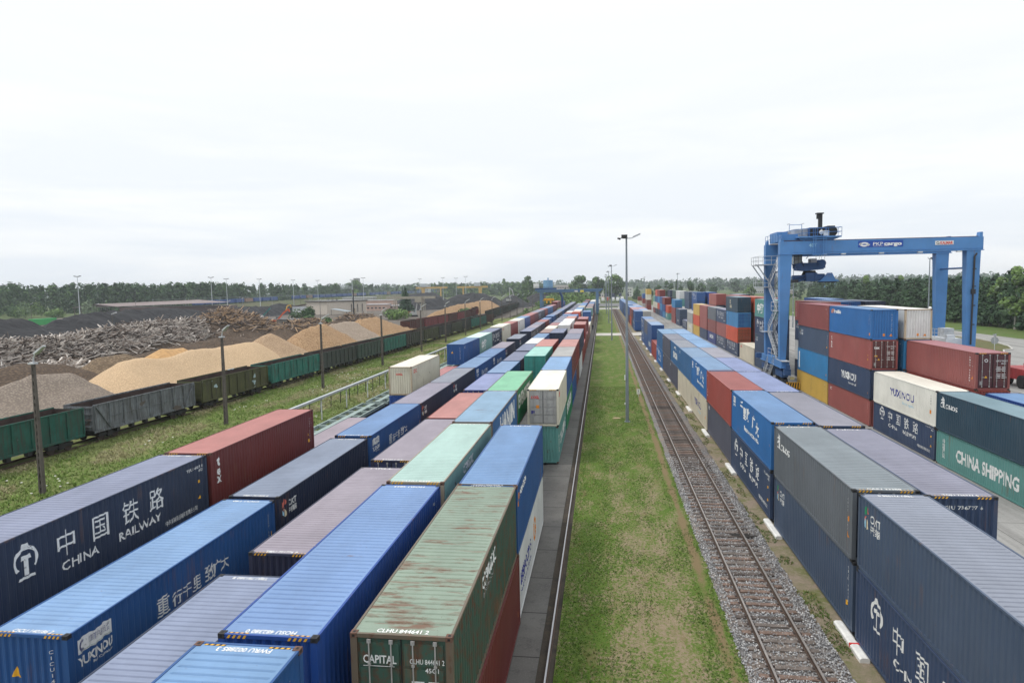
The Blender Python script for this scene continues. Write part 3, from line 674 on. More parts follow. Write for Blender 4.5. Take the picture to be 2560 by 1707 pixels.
# railway track
tr = thing('railway_track', 'straight railway track on grey gravel between lawn and containers', 'railway track', (6.65,4,.1))
RH = plain('worn_rail_head', (.30,.27,.25), .45, .4, .2)
for x in (-.80, .80):
    b = MB(); b.box(x-.075,x+.075,0,391,.065,.09); b.box(x-.02,x+.02,0,391,.09,.2); b.mi = 1; b.box(x-.037,x+.037,0,391,.2,.24); b.build('rail', [plain('rail_rust', (.09,.06,.045)), RH], tr)
WOODS = [plain('sleeper_brown', (.17,.115,.09), .9, 0, .4, 4), plain('sleeper_grey', (.145,.12,.105), .9, 0, .4, 4), plain('sleeper_dark', (.085,.068,.06), .9, 0, .4, 4)]
def sleeper_mb():
    b = MB(); b.box(-1.3,1.3,-.12,.12,-.06,.06)
    for x in (-.8,.8):
        b.mi = 1; b.box(x-.17,x+.17,-.08,.08,.06,.066)
        for q in (-.11,.11): b.box(x+q-.03,x+q+.03,-.05,.05,.066,.10)
    b.mi = 0; return b
TP = plain('track_plate', (.06,.045,.04), .8)
sm = sleeper_mb().mesh('sleeper', [WOODS[0], plain('track_plate', (.06,.045,.04), .8)]); rs = random.Random(5); y = 15.0
for k in range(100):
    link('sleeper', sm, tr, None, (rs.uniform(-.03,.03), y, .0), rs.uniform(-.006,.006) or .001, [rs.choice(WOODS+WOODS[:2]), TP]); y += .62
b = MB()
while y < 390: b.mi = rs.choice((0,1)); b.box(-1.3,1.3,y-.12,y+.12,-.06,.06); y += .62
tag(b.build('sleeper', WOODS, tr), kind='stuff')
b = MB()
for i in range(24):
    t = rs.uniform(0,6.3); rr_ = rs.uniform(0,.5); b.ell((7.45+math.cos(t)*rr_*1.3, 37.7+math.sin(t)*rr_*.5, .16), .22, .1, .03, 7, 4)
tag(b.build('spilled_tar', plain('dark_spill', (.025,.022,.02), .9)), 'dark spill of dirt lying across the gravel track', 'spill')
# white concrete bearers under the trackside containers
b = MB(); b.prism([(-.18,0),(.18,0),(.18,.13),(.1,.18),(-.1,.18),(-.18,.13)], 'y', -1.45, 1.45)
bme = b.mesh('bearer', [plain('white_bearer_concrete', (.72,.71,.68), .8, 0, .15, 3)])
for i, y in enumerate((26.95, 39.3, 52.0, 64.6, 77.0, 88.0, 100.2, 112.8, 125.0, 136.8, 149.2, 161.5, 173.8)):
    o = link('concrete_bearer', bme, None, None, (9.42, y, -.05)); tag(o, f'white concrete bearer under the trackside containers, {ORD[i+1]} from camera', 'concrete block', 'white bearers beneath the trackside containers')
    if i == 0:
        m = MB(); m.box(-.183,.183,-.42,-.32,.02,.183); m.build('red_band', RED, o)
# grass ------------------------------------------------------------------
def blades(name, spots, hmin, hmax, w, mats, label, seed):
    rr = random.Random(seed); b = MB()
    for x, y, z, k in spots:
        b.mi = k
        for j in range(3):
            a = rr.uniform(0,6.3); h = rr.uniform(hmin,hmax); dx, dy = math.cos(a)*w, math.sin(a)*w; lx, ly = rr.uniform(-1.3,1.3)*h, rr.uniform(-1.3,1.3)*h
            px, py = x+rr.uniform(-w,w)*2, y+rr.uniform(-w,w)*2
            b.add([(px-dx,py-dy,z),(px+dx,py+dy,z),(px+lx,py+ly,z+h)], [(0,1,2)])
    return tag(b.build(name, mats, fix=False), label, kind='stuff')
GR = [plain('grass_blade_fresh', (.085,.150,.022), .8, 0, .3, .6), plain('grass_blade_deep', (.058,.112,.018), .8, 0, .3, .6), plain('grass_blade_dry', (.19,.17,.06), .85, 0, .3, .6)]
rg = random.Random(11); sp = []
while len(sp) < 30000:
    y = 19 + 75*rg.random()**1.7; x = rg.uniform(-1.8,5.1); q = noise.noise((x*.6,y*.25,9)); bare = .55 if .4 < x < 4.0 and y < 55 else (.2 if y < 75 else 0)
    if 4.3 < x < 4.8: bare = .75
    if bare and rg.random() < bare*1.1 - q*1.3: continue
    sp.append((x,y,0,rg.choice((0,0,0,1,1)) if q > .05 else rg.choice((0,1,2))))
blades('grass', sp, .03, .075, .014, GR, 'short mown grass of the lawn between the rails', 1)
sp = []
while len(sp) < 42000:
    y = 30 + 150*rg.random()**1.5; x = rg.uniform(-47.4,-23)
    q = noise.noise((x*.22,y*.12,4)); sp.append((x,y,-.07,0 if q > .12 else (1 if q > -.08 else 2)))
blades('weeds', sp, .07, .30, .045, [plain('weed_leaf', (.165,.245,.055), .85, 0, .3), plain('weed_olive', (.19,.23,.075), .85, 0, .3), plain('weed_straw', (.32,.29,.16), .85, 0, .3)], 'rough uncut weeds between the freight wagons and the containers', 2)
sp = [(rg.uniform(8.5,9.3), 18+90*rg.random()**1.5, -.04, rg.choice((0,0,1,2))) for i in range(5200)]
blades('grass', [s for s in sp if noise.noise((s[0]*.9,s[1]*.35,1)) > .02], .04, .10, .02, GR, 'tufts of grass between gravel and trackside containers', 3)
b = MB(); fl = []
for i in range(500):
    y = 40+75*rg.random(); x = rg.uniform(-43,-23)
    if noise.noise((x*.15,y*.08,40)) > .12: b.ell((x,y,rg.uniform(.3,.6)), .09,.09,.05, 5, 3)
tag(b.build('flowers', plain('white_flower', (.6,.6,.52), .9), fix=False), 'small white flowers among the weeds', kind='stuff')
# ---------------------------------------------------------------- the container rows
# colour pairs: painted sides, chalked roof
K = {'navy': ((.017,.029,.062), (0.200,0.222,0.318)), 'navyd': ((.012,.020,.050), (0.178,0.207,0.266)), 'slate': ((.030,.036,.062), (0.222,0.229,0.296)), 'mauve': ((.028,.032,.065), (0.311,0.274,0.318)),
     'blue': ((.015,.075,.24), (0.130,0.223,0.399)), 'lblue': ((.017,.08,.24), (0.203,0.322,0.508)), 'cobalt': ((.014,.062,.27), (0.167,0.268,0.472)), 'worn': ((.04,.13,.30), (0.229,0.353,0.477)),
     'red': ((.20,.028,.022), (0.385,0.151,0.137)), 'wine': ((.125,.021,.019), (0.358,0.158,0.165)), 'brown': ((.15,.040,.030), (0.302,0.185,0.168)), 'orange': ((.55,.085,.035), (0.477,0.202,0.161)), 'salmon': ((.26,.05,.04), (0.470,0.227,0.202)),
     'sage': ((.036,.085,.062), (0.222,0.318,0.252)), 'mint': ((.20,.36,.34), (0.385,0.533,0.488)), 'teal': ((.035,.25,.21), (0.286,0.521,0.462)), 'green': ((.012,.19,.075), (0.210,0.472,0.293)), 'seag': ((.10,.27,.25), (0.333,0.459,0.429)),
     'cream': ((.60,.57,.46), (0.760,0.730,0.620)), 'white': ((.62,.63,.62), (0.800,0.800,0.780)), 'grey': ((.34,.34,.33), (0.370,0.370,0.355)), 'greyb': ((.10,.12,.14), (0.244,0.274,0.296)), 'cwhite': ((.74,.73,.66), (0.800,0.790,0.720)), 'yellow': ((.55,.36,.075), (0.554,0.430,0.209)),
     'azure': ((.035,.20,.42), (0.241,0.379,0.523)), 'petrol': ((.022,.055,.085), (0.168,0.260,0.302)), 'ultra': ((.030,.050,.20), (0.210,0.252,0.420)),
     # lit rows right of the track: side paints lightened to carry the light
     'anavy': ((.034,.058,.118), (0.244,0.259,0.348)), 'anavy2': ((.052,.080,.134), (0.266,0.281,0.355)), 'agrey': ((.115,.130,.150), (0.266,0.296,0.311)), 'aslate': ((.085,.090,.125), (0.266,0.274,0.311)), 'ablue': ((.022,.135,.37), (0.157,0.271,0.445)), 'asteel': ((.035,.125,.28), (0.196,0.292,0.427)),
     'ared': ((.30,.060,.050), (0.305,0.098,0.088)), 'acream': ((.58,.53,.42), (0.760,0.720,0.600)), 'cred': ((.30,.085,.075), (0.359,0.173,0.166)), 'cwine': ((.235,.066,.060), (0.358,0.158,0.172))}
def row(X, z, where, group, items, **kw):
    for i, it in enumerate(items):
        Y, c, look = it[:3]; k = dict(kw); k.update(it[3] if len(it) > 3 else {})
        zz = k.pop('z', z); side, rf = K[c]
        container(X, Y, zz, side, look, f'{look} container, {ORD[i+1]} from camera in {where}', roof=k.pop('roof', rf), group=group, **k)
D = dict
g4 = 'containers stacked along the crane rail'
row(-5.87, 3.03, 'the upper row along the crane rail', g4, [
    (14.75,'sage','rust-stained sage green',D(near='door',dm='CAP',frame=(.13,.10,.07),roof=(.225,.285,.225),rust=1.0,mk='CAPS',number='CLHU 844641 2',farnum='CLHU 844641')),
    (26.69,'lblue','bright blue',D(mk='XC',number='XMEU 601574 2',farnum='XMEU',roof=(0.149,0.257,0.443))),
    (52.45,'cream','cream-roofed grey',D(near='door',endcol=(.36,.36,.35),rust=.12,haz='n',roof=(0.800,0.770,0.660),mk='OOCL',dm='OOCL')),
    (64.9,'lblue','pale blue',D(mk='LETW',roof=(0.222,0.363,0.566))), (77.4,'brown','grey-roofed brown',D(roof=(0.385,0.377,0.363))), (89.7,'red','salmon-roofed red',D(roof=(0.487,0.252,0.227))),
    (102.1,'slate','blue-grey roofed slate',D()), (114.7,'mauve','mauve-roofed dark',D()), (140.2,'red','red-brown',D(near='door',rust=.3,roof=(0.404,0.191,0.170))),
    (163.1,'wine','dark red',D(near='door')), (206.8,'blue','strong blue',D(near='end')), (242.3,'mint','sage-ended pale pink roofed',D(near='door',roof=(0.459,0.333,0.281))),
    (262.6,'mauve','mauve-grey',D()), (275.2,'brown','brown',D()), (288,'slate','slate',D()), (302.2,'blue','grey-blue',D()), (315,'blue','faded blue',D()), (338.8,'white','white-roofed',D()), (352,'cream','cream-roofed',D())])
row(-5.87, .12, 'the lower row along the crane rail', g4, [
    (14.75,'wine','dark red',D(mk='BAND',rust=.2)), (26.69,'white','white freight-lettered',D(mk='WHT',rust=.05)), (52.45,'seag','sea-green',D(mk='CSHIP',rust=.45,roof=(0.296,0.444,0.407))),
    (64.9,'green','bright green',D(mk='EVG')), (77.4,'blue','blue',D()), (89.7,'brown','brown',D()), (102.1,'white','white',D()), (114.7,'red','red',D()), (127.2,'red','plain red',D()), (140.2,'red','brick red',D()), (152.7,'wine','wine red',D()), (165.2,'wine','maroon',D()),
    (177.7,'brown','brown-red',D()), (190.2,'cream','cream',D()), (202.7,'white','white-roofed',D()), (215.2,'brown','brown-grey',D()), (227.7,'grey','grey',D()), (240.2,'brown','umber',D()), (252.7,'brown','dull brown',D()), (265.2,'red','rust red',D()), (277.7,'slate','slate',D()), (290.2,'wine','dark wine',D()), (302.7,'slate','dark slate',D())])
g3 = 'containers in the second row from the crane rail'
row(-8.98, 3.03, 'the second row from the crane rail', g3, [
    (1.36,'lblue','bright blue twenty-foot',D(h='h',z=3.32,farnum='FWRU 002885 3',haz='f',roof=(0.166,0.288,0.474))),
    (14.4,'cobalt','large cobalt blue',D(number='HOSU 482380 0',flip=True,haz='n',farnum='HOSU 4823',rust=.12)), (27.05,'mint','pale mint rusty-edged',D(rust=.5,frame=(.30,.26,.20),number='CLHU 8446',haz='n',farnum='CLHU',mk='CAPS')),
    (39.6,'worn','weathered pale blue',D(rust=.45,frame=(.13,.12,.12),mk='HAN',farnum='HNJU 50')), (51.9,'green','green and rusty',D(rust=.5,frame=(.10,.10,.06),mk='EVG',roof=(0.220,0.489,0.316))), (77.9,'teal','teal doored',D(near='door',rust=.3,roof=(0.353,0.605,0.538),mk='BAND')),
    (90.4,'red','salmon-roofed red',D(near='end',roof=(0.504,0.235,0.210))), (116.1,'navy','dark navy ribbed-end',D()), (139.2,'white','white ribbed-end',D(rust=.05,roof=(0.820,0.820,0.800))), (153.9,'white','second white',D(rust=.05,roof=(0.820,0.820,0.800))), (167.2,'red','salmon',D(roof=(0.504,0.252,0.210))),
    (179.2,'blue','blue-roofed',D()), (203.6,'orange','bright orange-red',D(near='end')), (216,'white','white-roofed',D()), (228.5,'blue','steel blue',D(roof=(0.199,0.337,0.489))), (241,'blue','grey-blue',D()), (254.9,'cream','cream-roofed',D(roof=(0.588,0.504,0.336))), (267.5,'blue','dull blue',D()), (280.2,'cobalt','vivid blue',D()), (293,'blue','mid blue',D()), (307.6,'cobalt','small cobalt',D()), (322,'salmon','pale pink-roofed',D()), (350.1,'navy','dark-topped',D()), (372,'red','red-topped',D())])
g2 = 'containers on the inner rail train'
row(-13.15, 1.3, 'the third row from the crane rail', g2, [
    (9.3,'navy','grey-blue roofed navy',D(farnum='TBJU 781380 8',rust=.1,roof=(0.229,0.266,0.370))), (23.4,'mauve','mauve-roofed navy',D(number='TBJU 721776 9',haz='n',farnum='TBJU',rust=.15)), (37.0,'mauve','lilac-roofed door-ended',D(near='door',endcol=(.03,.04,.10),haz='n',rust=.1,number='TGJU 62')),
    (49.6,'red','salmon-roofed',D(near='door',roof=(0.450,0.209,0.189),rust=.2)), (63.4,'ultra','periwinkle-roofed navy',D(near='door',roof=(0.252,0.286,0.470))), (76.2,'lblue','light blue',D(roof=(0.211,0.313,0.483))), (89,'navy','dull navy-roofed',D()), (102.6,'navy','slate-blue roofed',D()), (115.7,'white','white-roofed',D(roof=(0.740,0.750,0.760))), (128.3,'blue','blue-roofed',D(roof=(0.176,0.278,0.436))),
    (142.3,'brown','brown-roofed',D(roof=(0.286,0.185,0.168))), (155.3,'cream','cream-white roofed',D()), (168.3,'wine','wine-roofed',D(roof=(0.353,0.168,0.168))), (181.2,'slate','grey-roofed',D()), (194.6,'slate','blue-grey roofed',D()), (208,'navy','lavender-roofed',D()), (223.2,'blue','faded blue-roofed',D()), (236.9,'red','salmon-topped',D()), (250.5,'white','white-topped',D()), (264,'navy','dim navy-roofed',D()), (280.2,'slate','pale slate-roofed',D()), (297,'slate','grey-topped',D()), (314.6,'slate','ash-roofed',D()), (331,'navy','dim slate-roofed',D()), (348,'slate','pale grey-topped',D()), (362,'seag','greenish-roofed',D())])
g1 = 'containers on the outer rail train'
row(-17.25, 1.58, 'the fourth row from the crane rail', g1, [
    (16.51,'lblue','light blue slogan-lettered',D(mk='YUX',em='V',number='CICU 140186 2',haz='n',farnum='CICU 140',rust=.1,roof=(0.199,0.322,0.520))), (29.04,'navyd','dark navy cube-logo',D(mk='CRCT',number='TBJU 751808 8',farnum='TBJU 75',rust=.12,roof=(0.215,0.252,0.333))), (42.02,'blue','strong blue slogan-lettered',D(mk='YUX',haz='n',number='CICU',rust=.08,roof=(0.145,0.249,0.441))),
    (54.3,'mauve','mauve-roofed cube-logo',D(mk='CRCT',roof=(0.281,0.259,0.318))), (66.6,'slate','grey-roofed cube-logo',D(mk='CRCT',roof=(0.252,0.266,0.318))), (79,'blue','blue slogan-lettered',D(mk='YUX',roof=(0.169,0.271,0.435))), (91.5,'blue','deeper blue slogan-lettered',D(mk='YUX',roof=(0.144,0.240,0.414))), (104.1,'mauve','mauve door-ended',D(near='door',mk='CRCT')), (122.6,'navy','grey-roofed ribbed-end',D(mk='CRCTs',roof=(0.252,0.274,0.326))),
    (142.7,'navy','emblem-marked navy',D(near='door',mk='CR')), (155.1,'mauve','greyish mauve-roofed',D(mk='CRCT')), (167.8,'slate','slate-roofed',D()), (180.4,'red','salmon-roofed red',D()), (192.3,'blue','blue-topped',D(mk='YUX')), (208.5,'blue','steel blue-roofed',D(z=1.75)), (220.9,'slate','grey-blue topped',D()), (233.3,'navy','dim navy',D()), (245.7,'navy','dusky navy',D()), (258.1,'blue','dusky blue',D()), (270.5,'navy','pale navy-roofed',D()), (282.9,'slate','ash slate-roofed',D()), (295.3,'navy','steel navy',D()), (307.7,'slate','dull slate',D()), (320.1,'navy','deep navy',D()), (332.5,'slate','mid slate',D()), (344.9,'navy','plain navy',D()), (357.3,'slate','plain slate',D()), (369.7,'navy','distant navy',D()), (382.1,'slate','farthest slate',D())])
g0 = 'containers in the leftmost row'
row(-21.6, 3.1, 'the leftmost row, upper tier', g0, [
    (18.5,'navy','navy white-emblem',D(mk='CR',farnum='TBJU 145618 0',haz='f',rust=.08,roof=(0.222,0.244,0.340))), (30.94,'wine','dark red white-lettered',D(mk='TEX',haz='n',rust=.2,roof=(.40,.165,.15))), (66.87,'cream','cream ribbed-end',D(mk='OOCL',em='OO',rust=.35,frame=(.44,.36,.26))), (93.6,'blue','blue ribbed-end',D(mk='SMALL',em='V',roof=(0.150,0.246,0.404))), (106,'mint','pale mint',D(mk='BIG',roof=(0.600,0.750,0.680))),
    (118.2,'navy','navy emblem-marked',D(mk='CR')), (130.6,'cream','cream',D(mk='OOCL',z=3.3)), (143,'red','red',D(mk='LETW')), (157.4,'white','white red-lettered',D(mk='OOCL',roof=(0.780,0.730,0.620))), (169.9,'blue','bright blue',D(roof=(0.179,0.297,0.489))), (182.5,'red','salmon-red',D()), (194.5,'wine','maroon',D()), (206.5,'slate','slate grey',D(mk='CR')), (218.7,'slate','second slate grey',D()), (230.9,'red','brick red',D()), (243.2,'blue','mid blue',D()), (255.5,'asteel','steel blue',D()), (267.8,'wine','wine',D()), (280,'wine','dull maroon',D()), (295,'wine','raised maroon',D(z=4.0)), (309,'wine','far maroon',D(z=4.0)), (338,'orange','orange-red',D(L_='20',near='door')), (352,'blue','deep blue',D(L_='20',near='door'))])
row(-21.6, .15, 'the leftmost row, lower tier', g0, [
    (43.3,'mauve','mauve-roofed',D(farnum='TGHU 62',roof=(0.326,0.274,0.311))), (66.87,'cobalt','cobalt blue ribbed-end',D()), (80.4,'red','coral-roofed',D(roof=(0.451,0.203,0.203)))], lod=1)
# right of the gravel track -------------------------------------------------
gA = 'containers in the row beside the gravel track'
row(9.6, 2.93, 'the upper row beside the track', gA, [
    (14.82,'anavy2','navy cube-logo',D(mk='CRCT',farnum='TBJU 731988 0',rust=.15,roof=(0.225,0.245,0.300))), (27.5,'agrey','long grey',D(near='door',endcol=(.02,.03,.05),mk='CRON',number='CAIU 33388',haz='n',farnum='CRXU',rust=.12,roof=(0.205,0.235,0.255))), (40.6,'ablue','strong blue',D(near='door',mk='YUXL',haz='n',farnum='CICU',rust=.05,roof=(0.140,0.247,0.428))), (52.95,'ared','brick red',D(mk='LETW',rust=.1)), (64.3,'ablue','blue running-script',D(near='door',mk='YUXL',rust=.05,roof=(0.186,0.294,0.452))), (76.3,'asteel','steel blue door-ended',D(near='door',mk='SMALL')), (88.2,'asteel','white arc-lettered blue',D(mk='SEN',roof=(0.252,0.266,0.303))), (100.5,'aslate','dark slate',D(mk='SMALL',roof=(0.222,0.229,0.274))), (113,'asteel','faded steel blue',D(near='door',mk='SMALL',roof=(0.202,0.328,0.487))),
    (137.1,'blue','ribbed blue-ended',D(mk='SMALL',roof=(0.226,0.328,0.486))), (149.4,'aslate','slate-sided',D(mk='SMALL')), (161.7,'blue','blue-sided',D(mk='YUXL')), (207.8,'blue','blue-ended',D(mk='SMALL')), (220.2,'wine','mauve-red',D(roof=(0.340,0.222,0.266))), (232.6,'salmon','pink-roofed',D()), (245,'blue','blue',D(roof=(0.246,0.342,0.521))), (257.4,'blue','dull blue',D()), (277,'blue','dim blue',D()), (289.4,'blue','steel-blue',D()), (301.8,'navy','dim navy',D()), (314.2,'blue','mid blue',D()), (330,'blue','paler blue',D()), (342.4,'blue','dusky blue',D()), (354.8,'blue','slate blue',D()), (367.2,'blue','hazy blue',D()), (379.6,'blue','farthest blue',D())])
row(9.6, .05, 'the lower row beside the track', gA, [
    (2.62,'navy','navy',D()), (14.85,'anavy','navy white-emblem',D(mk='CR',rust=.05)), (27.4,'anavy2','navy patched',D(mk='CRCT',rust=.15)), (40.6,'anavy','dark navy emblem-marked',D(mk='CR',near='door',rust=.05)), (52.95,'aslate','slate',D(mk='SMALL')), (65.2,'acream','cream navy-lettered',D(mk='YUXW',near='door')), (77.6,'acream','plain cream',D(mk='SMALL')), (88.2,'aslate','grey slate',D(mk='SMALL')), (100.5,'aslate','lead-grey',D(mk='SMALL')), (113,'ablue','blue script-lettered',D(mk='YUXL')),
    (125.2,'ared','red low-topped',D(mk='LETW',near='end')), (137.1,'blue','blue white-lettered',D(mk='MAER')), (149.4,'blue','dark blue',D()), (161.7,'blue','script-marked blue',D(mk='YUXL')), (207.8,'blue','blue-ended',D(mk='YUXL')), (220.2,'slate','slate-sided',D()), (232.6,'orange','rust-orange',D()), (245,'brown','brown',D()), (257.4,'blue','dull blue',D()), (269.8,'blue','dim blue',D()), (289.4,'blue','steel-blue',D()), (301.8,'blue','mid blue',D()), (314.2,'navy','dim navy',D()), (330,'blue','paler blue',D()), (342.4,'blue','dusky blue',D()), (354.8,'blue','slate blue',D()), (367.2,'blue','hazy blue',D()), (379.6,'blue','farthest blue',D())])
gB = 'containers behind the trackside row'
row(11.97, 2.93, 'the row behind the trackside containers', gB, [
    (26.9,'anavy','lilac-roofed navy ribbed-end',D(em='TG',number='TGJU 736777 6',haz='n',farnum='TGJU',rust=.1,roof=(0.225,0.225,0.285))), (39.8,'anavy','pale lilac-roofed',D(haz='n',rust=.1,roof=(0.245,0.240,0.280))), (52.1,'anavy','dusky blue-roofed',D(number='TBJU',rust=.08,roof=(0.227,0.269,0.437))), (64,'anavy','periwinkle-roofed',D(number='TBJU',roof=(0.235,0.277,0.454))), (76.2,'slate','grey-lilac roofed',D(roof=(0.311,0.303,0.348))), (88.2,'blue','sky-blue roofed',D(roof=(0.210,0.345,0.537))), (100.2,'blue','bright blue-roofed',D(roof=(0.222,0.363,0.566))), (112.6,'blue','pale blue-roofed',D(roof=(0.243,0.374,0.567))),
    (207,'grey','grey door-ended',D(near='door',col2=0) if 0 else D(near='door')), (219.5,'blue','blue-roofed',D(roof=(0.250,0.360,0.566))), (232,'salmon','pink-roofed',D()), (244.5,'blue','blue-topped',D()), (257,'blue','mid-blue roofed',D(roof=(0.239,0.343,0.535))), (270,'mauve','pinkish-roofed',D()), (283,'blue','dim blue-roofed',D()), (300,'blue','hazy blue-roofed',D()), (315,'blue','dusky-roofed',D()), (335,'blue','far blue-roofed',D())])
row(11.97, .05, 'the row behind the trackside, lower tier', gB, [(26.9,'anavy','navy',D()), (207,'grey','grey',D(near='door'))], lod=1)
# across the yard road ------------------------------------------------------
gC = 'container stacks across the yard road'
CT = [-.2, 2.4, 5.28, 8.18]
TN = ['bottom', 'second', 'third', 'top']
def stack(n, X, Y, tiers, **kw):
    for i, it in enumerate(tiers):
        if it is None: continue
        c, look, k = it; side, rf = K[c]; k = dict(k); h = 's' if i == 0 else 'h'
        container(X, Y, CT[i], side, look, f'{look} container, {TN[i]} tier of {n}', roof=k.pop('roof', rf), h=k.pop('h', h), group=gC, **k)
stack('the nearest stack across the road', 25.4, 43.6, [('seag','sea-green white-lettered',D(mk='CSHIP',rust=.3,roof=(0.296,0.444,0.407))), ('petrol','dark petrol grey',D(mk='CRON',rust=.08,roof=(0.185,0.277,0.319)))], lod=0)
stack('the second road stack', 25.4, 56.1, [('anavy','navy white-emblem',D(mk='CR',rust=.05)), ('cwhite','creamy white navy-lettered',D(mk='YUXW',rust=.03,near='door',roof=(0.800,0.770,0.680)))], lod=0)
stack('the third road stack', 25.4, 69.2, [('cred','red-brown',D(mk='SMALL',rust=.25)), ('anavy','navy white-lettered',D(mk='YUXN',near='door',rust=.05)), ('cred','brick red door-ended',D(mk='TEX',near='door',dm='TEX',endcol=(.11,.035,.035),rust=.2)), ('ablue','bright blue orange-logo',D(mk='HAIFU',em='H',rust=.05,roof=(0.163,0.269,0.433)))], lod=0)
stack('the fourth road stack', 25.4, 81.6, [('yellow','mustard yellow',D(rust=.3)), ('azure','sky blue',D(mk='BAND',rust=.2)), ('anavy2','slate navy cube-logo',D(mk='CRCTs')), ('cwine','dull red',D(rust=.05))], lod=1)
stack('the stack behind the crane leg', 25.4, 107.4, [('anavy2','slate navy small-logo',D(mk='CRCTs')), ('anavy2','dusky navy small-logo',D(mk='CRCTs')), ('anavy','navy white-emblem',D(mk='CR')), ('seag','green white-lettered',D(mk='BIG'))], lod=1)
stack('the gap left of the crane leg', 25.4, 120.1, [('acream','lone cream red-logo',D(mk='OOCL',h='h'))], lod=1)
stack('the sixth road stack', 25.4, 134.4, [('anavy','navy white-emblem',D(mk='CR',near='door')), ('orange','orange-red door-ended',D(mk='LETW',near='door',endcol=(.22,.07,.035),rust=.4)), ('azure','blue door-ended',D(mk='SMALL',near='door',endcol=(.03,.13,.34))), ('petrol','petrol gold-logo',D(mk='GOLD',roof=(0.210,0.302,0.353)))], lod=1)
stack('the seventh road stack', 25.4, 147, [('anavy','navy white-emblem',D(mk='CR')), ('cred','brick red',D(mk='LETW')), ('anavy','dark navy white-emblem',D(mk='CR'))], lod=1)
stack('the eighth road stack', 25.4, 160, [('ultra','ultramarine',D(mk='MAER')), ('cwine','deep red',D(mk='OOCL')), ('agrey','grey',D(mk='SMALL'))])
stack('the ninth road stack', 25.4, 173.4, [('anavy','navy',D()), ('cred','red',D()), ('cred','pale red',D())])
stack('the tenth road stack', 25.4, 186.3, [('yellow','yellow',D()), ('orange','orange',D()), ('yellow','upper yellow',D())])
stack('the eleventh road stack', 25.4, 200.2, [('cream','cream',D(mk='MAER')), ('grey','grey',D(mk='SMALL'))])
stack('the twelfth road stack', 25.4, 213.4, [('anavy','navy',D(mk='CR'))])
stack('the thirteenth road stack', 25.4, 232.6, [('anavy','navy',D(mk='YUXN',near='door')), ('anavy2','dull navy',D(near='door'))])
stack('the fourteenth road stack', 25.4, 247.5, [('cred','red',D()), ('cred','brick red',D()), ('azure','light blue door-ended',D(near='door'))])
stack('the fifteenth road stack', 25.4, 272.2, [('seag','sea-green',D(mk='BIG')), ('orange','orange',D(near='door'))])
stack('the sixteenth road stack', 25.4, 287, [('azure','light blue',D()), ('blue','blue',D()), ('red','red door-ended',D(near='door'))])
stack('the seventeenth road stack', 25.4, 300.2, [('blue','deep blue',D()), ('azure','pale blue',D()), ('blue','mid blue',D())])
stack('the eighteenth road stack', 25.4, 313, [('slate','slate',D()), ('orange','orange',D()), ('azure','grey-blue',D()), ('red','red door-ended',D(near='door'))])
stack('the nineteenth road stack', 25.4, 326, [('navy','navy',D()), ('cream','cream',D()), ('blue','blue',D()), ('orange','bright red',D())])
stack('the twentieth road stack', 25.4, 340, [('red','red',D()), ('cream','pale cream',D()), ('seag','mint green',D())])
stack('the far yellow-topped stack', 24.2, 383, [('red','crimson',D()), ('brown','brown',D(near='door')), ('cream','sand-coloured',D(near='door')), ('yellow','yellow-grey',D(near='door'))])
stack('the farthest road stack', 24.2, 420, [('grey','grey',D()), ('red','red',D()), ('blue','blue',D())])
stack('the farthest short stack', 24.4, 480, [('cream','cream',D(L_='20')), ('red','small red',D(L_='20'))])
# second column behind the road stacks
stack('the nearest second-column stack', 28.4, 43.0, [('navy','navy',D()), ('cobalt','cobalt blue',D(rust=.03,roof=(0.145,0.264,0.456)))], lod=0)
stack('the second-column stack with doors', 28.45, 56.5, [('brown','brown',D()), ('salmon','salmon-roofed',D()), ('cwine','large dull red door-ended',D(near='door',endcol=(.075,.018,.024),haz='n',mk='CODE',dm='RED',rust=.05))], lod=0)
stack('the second-column stack, white-topped', 28.4, 69.2, [('navy','navy',D()), ('azure','azure',D()), ('azure','sky-blue',D(near='door')), ('white','pale grey rust-edged ribbed-end',D(rust=.3,em='H',frame=(.44,.36,.26)))], lod=0)
stack('the second-column stack behind', 28.4, 81.6, [None, None, ('navy','navy',D())], lod=1)
stack('the stack glimpsed behind the crane leg', 28.4, 94.3, [('navy','dark',D()), ('white','off-white',D(mk='SMALL')), ('anavy','navy small-logo',D(mk='CRCTs')), ('cred','red white-lettered',D(mk='LETW',z=0) if 0 else D(mk='LETW'))], lod=1)
stack('the back stack right of the crane leg', 31.45, 96, [None, None, ('blue','mid blue',D()), ('blue','blue-roofed',D(roof=(0.203,0.315,0.508)))], lod=1)
stack('the far back blue-topped stack', 34.5, 112, [None, None, ('slate','slate',D()), ('blue','pale blue-roofed',D(roof=(0.269,0.393,0.614)))], lod=1)
stack('the back stack beneath the trees', 34.5, 96, [None, None, ('navy','plain navy',D()), ('navyd','grey-roofed',D(near='door'))], lod=1)
stack('the back stack left of the crane leg', 28.4, 121, [None, None, ('wine','deep maroon',D()), ('red','red',D())])
stack('the second-column stack, orange-topped', 28.4, 134, [('wine','wine',D()), ('wine','wine red',D()), ('brown','brown',D()), ('orange','orange-red',D())])
stack('the back stack with red roof', 28.4, 152, [None, None, ('red','red',D()), ('cred','red white-lettered',D(mk='LETW'))])
stack('the back stack, navy-topped', 31.5, 165, [None, None, ('navy','slate navy',D()), ('navy','dusky navy',D())])
stack('the back stack, red-ended', 28.4, 178, [None, None, ('navy','navy',D()), ('cred','red pale-lettered',D(mk='LETW'))])
stack('the back blue-ended stack', 28.4, 213.8, [None, None, ('blue','dark blue',D()), ('blue','strong blue-ended',D(mk='YUXL'))])
stack('the back blue stack farther right', 31.6, 213, [None, None, ('blue','blue',D()), ('cobalt','vivid blue-ended',D())])
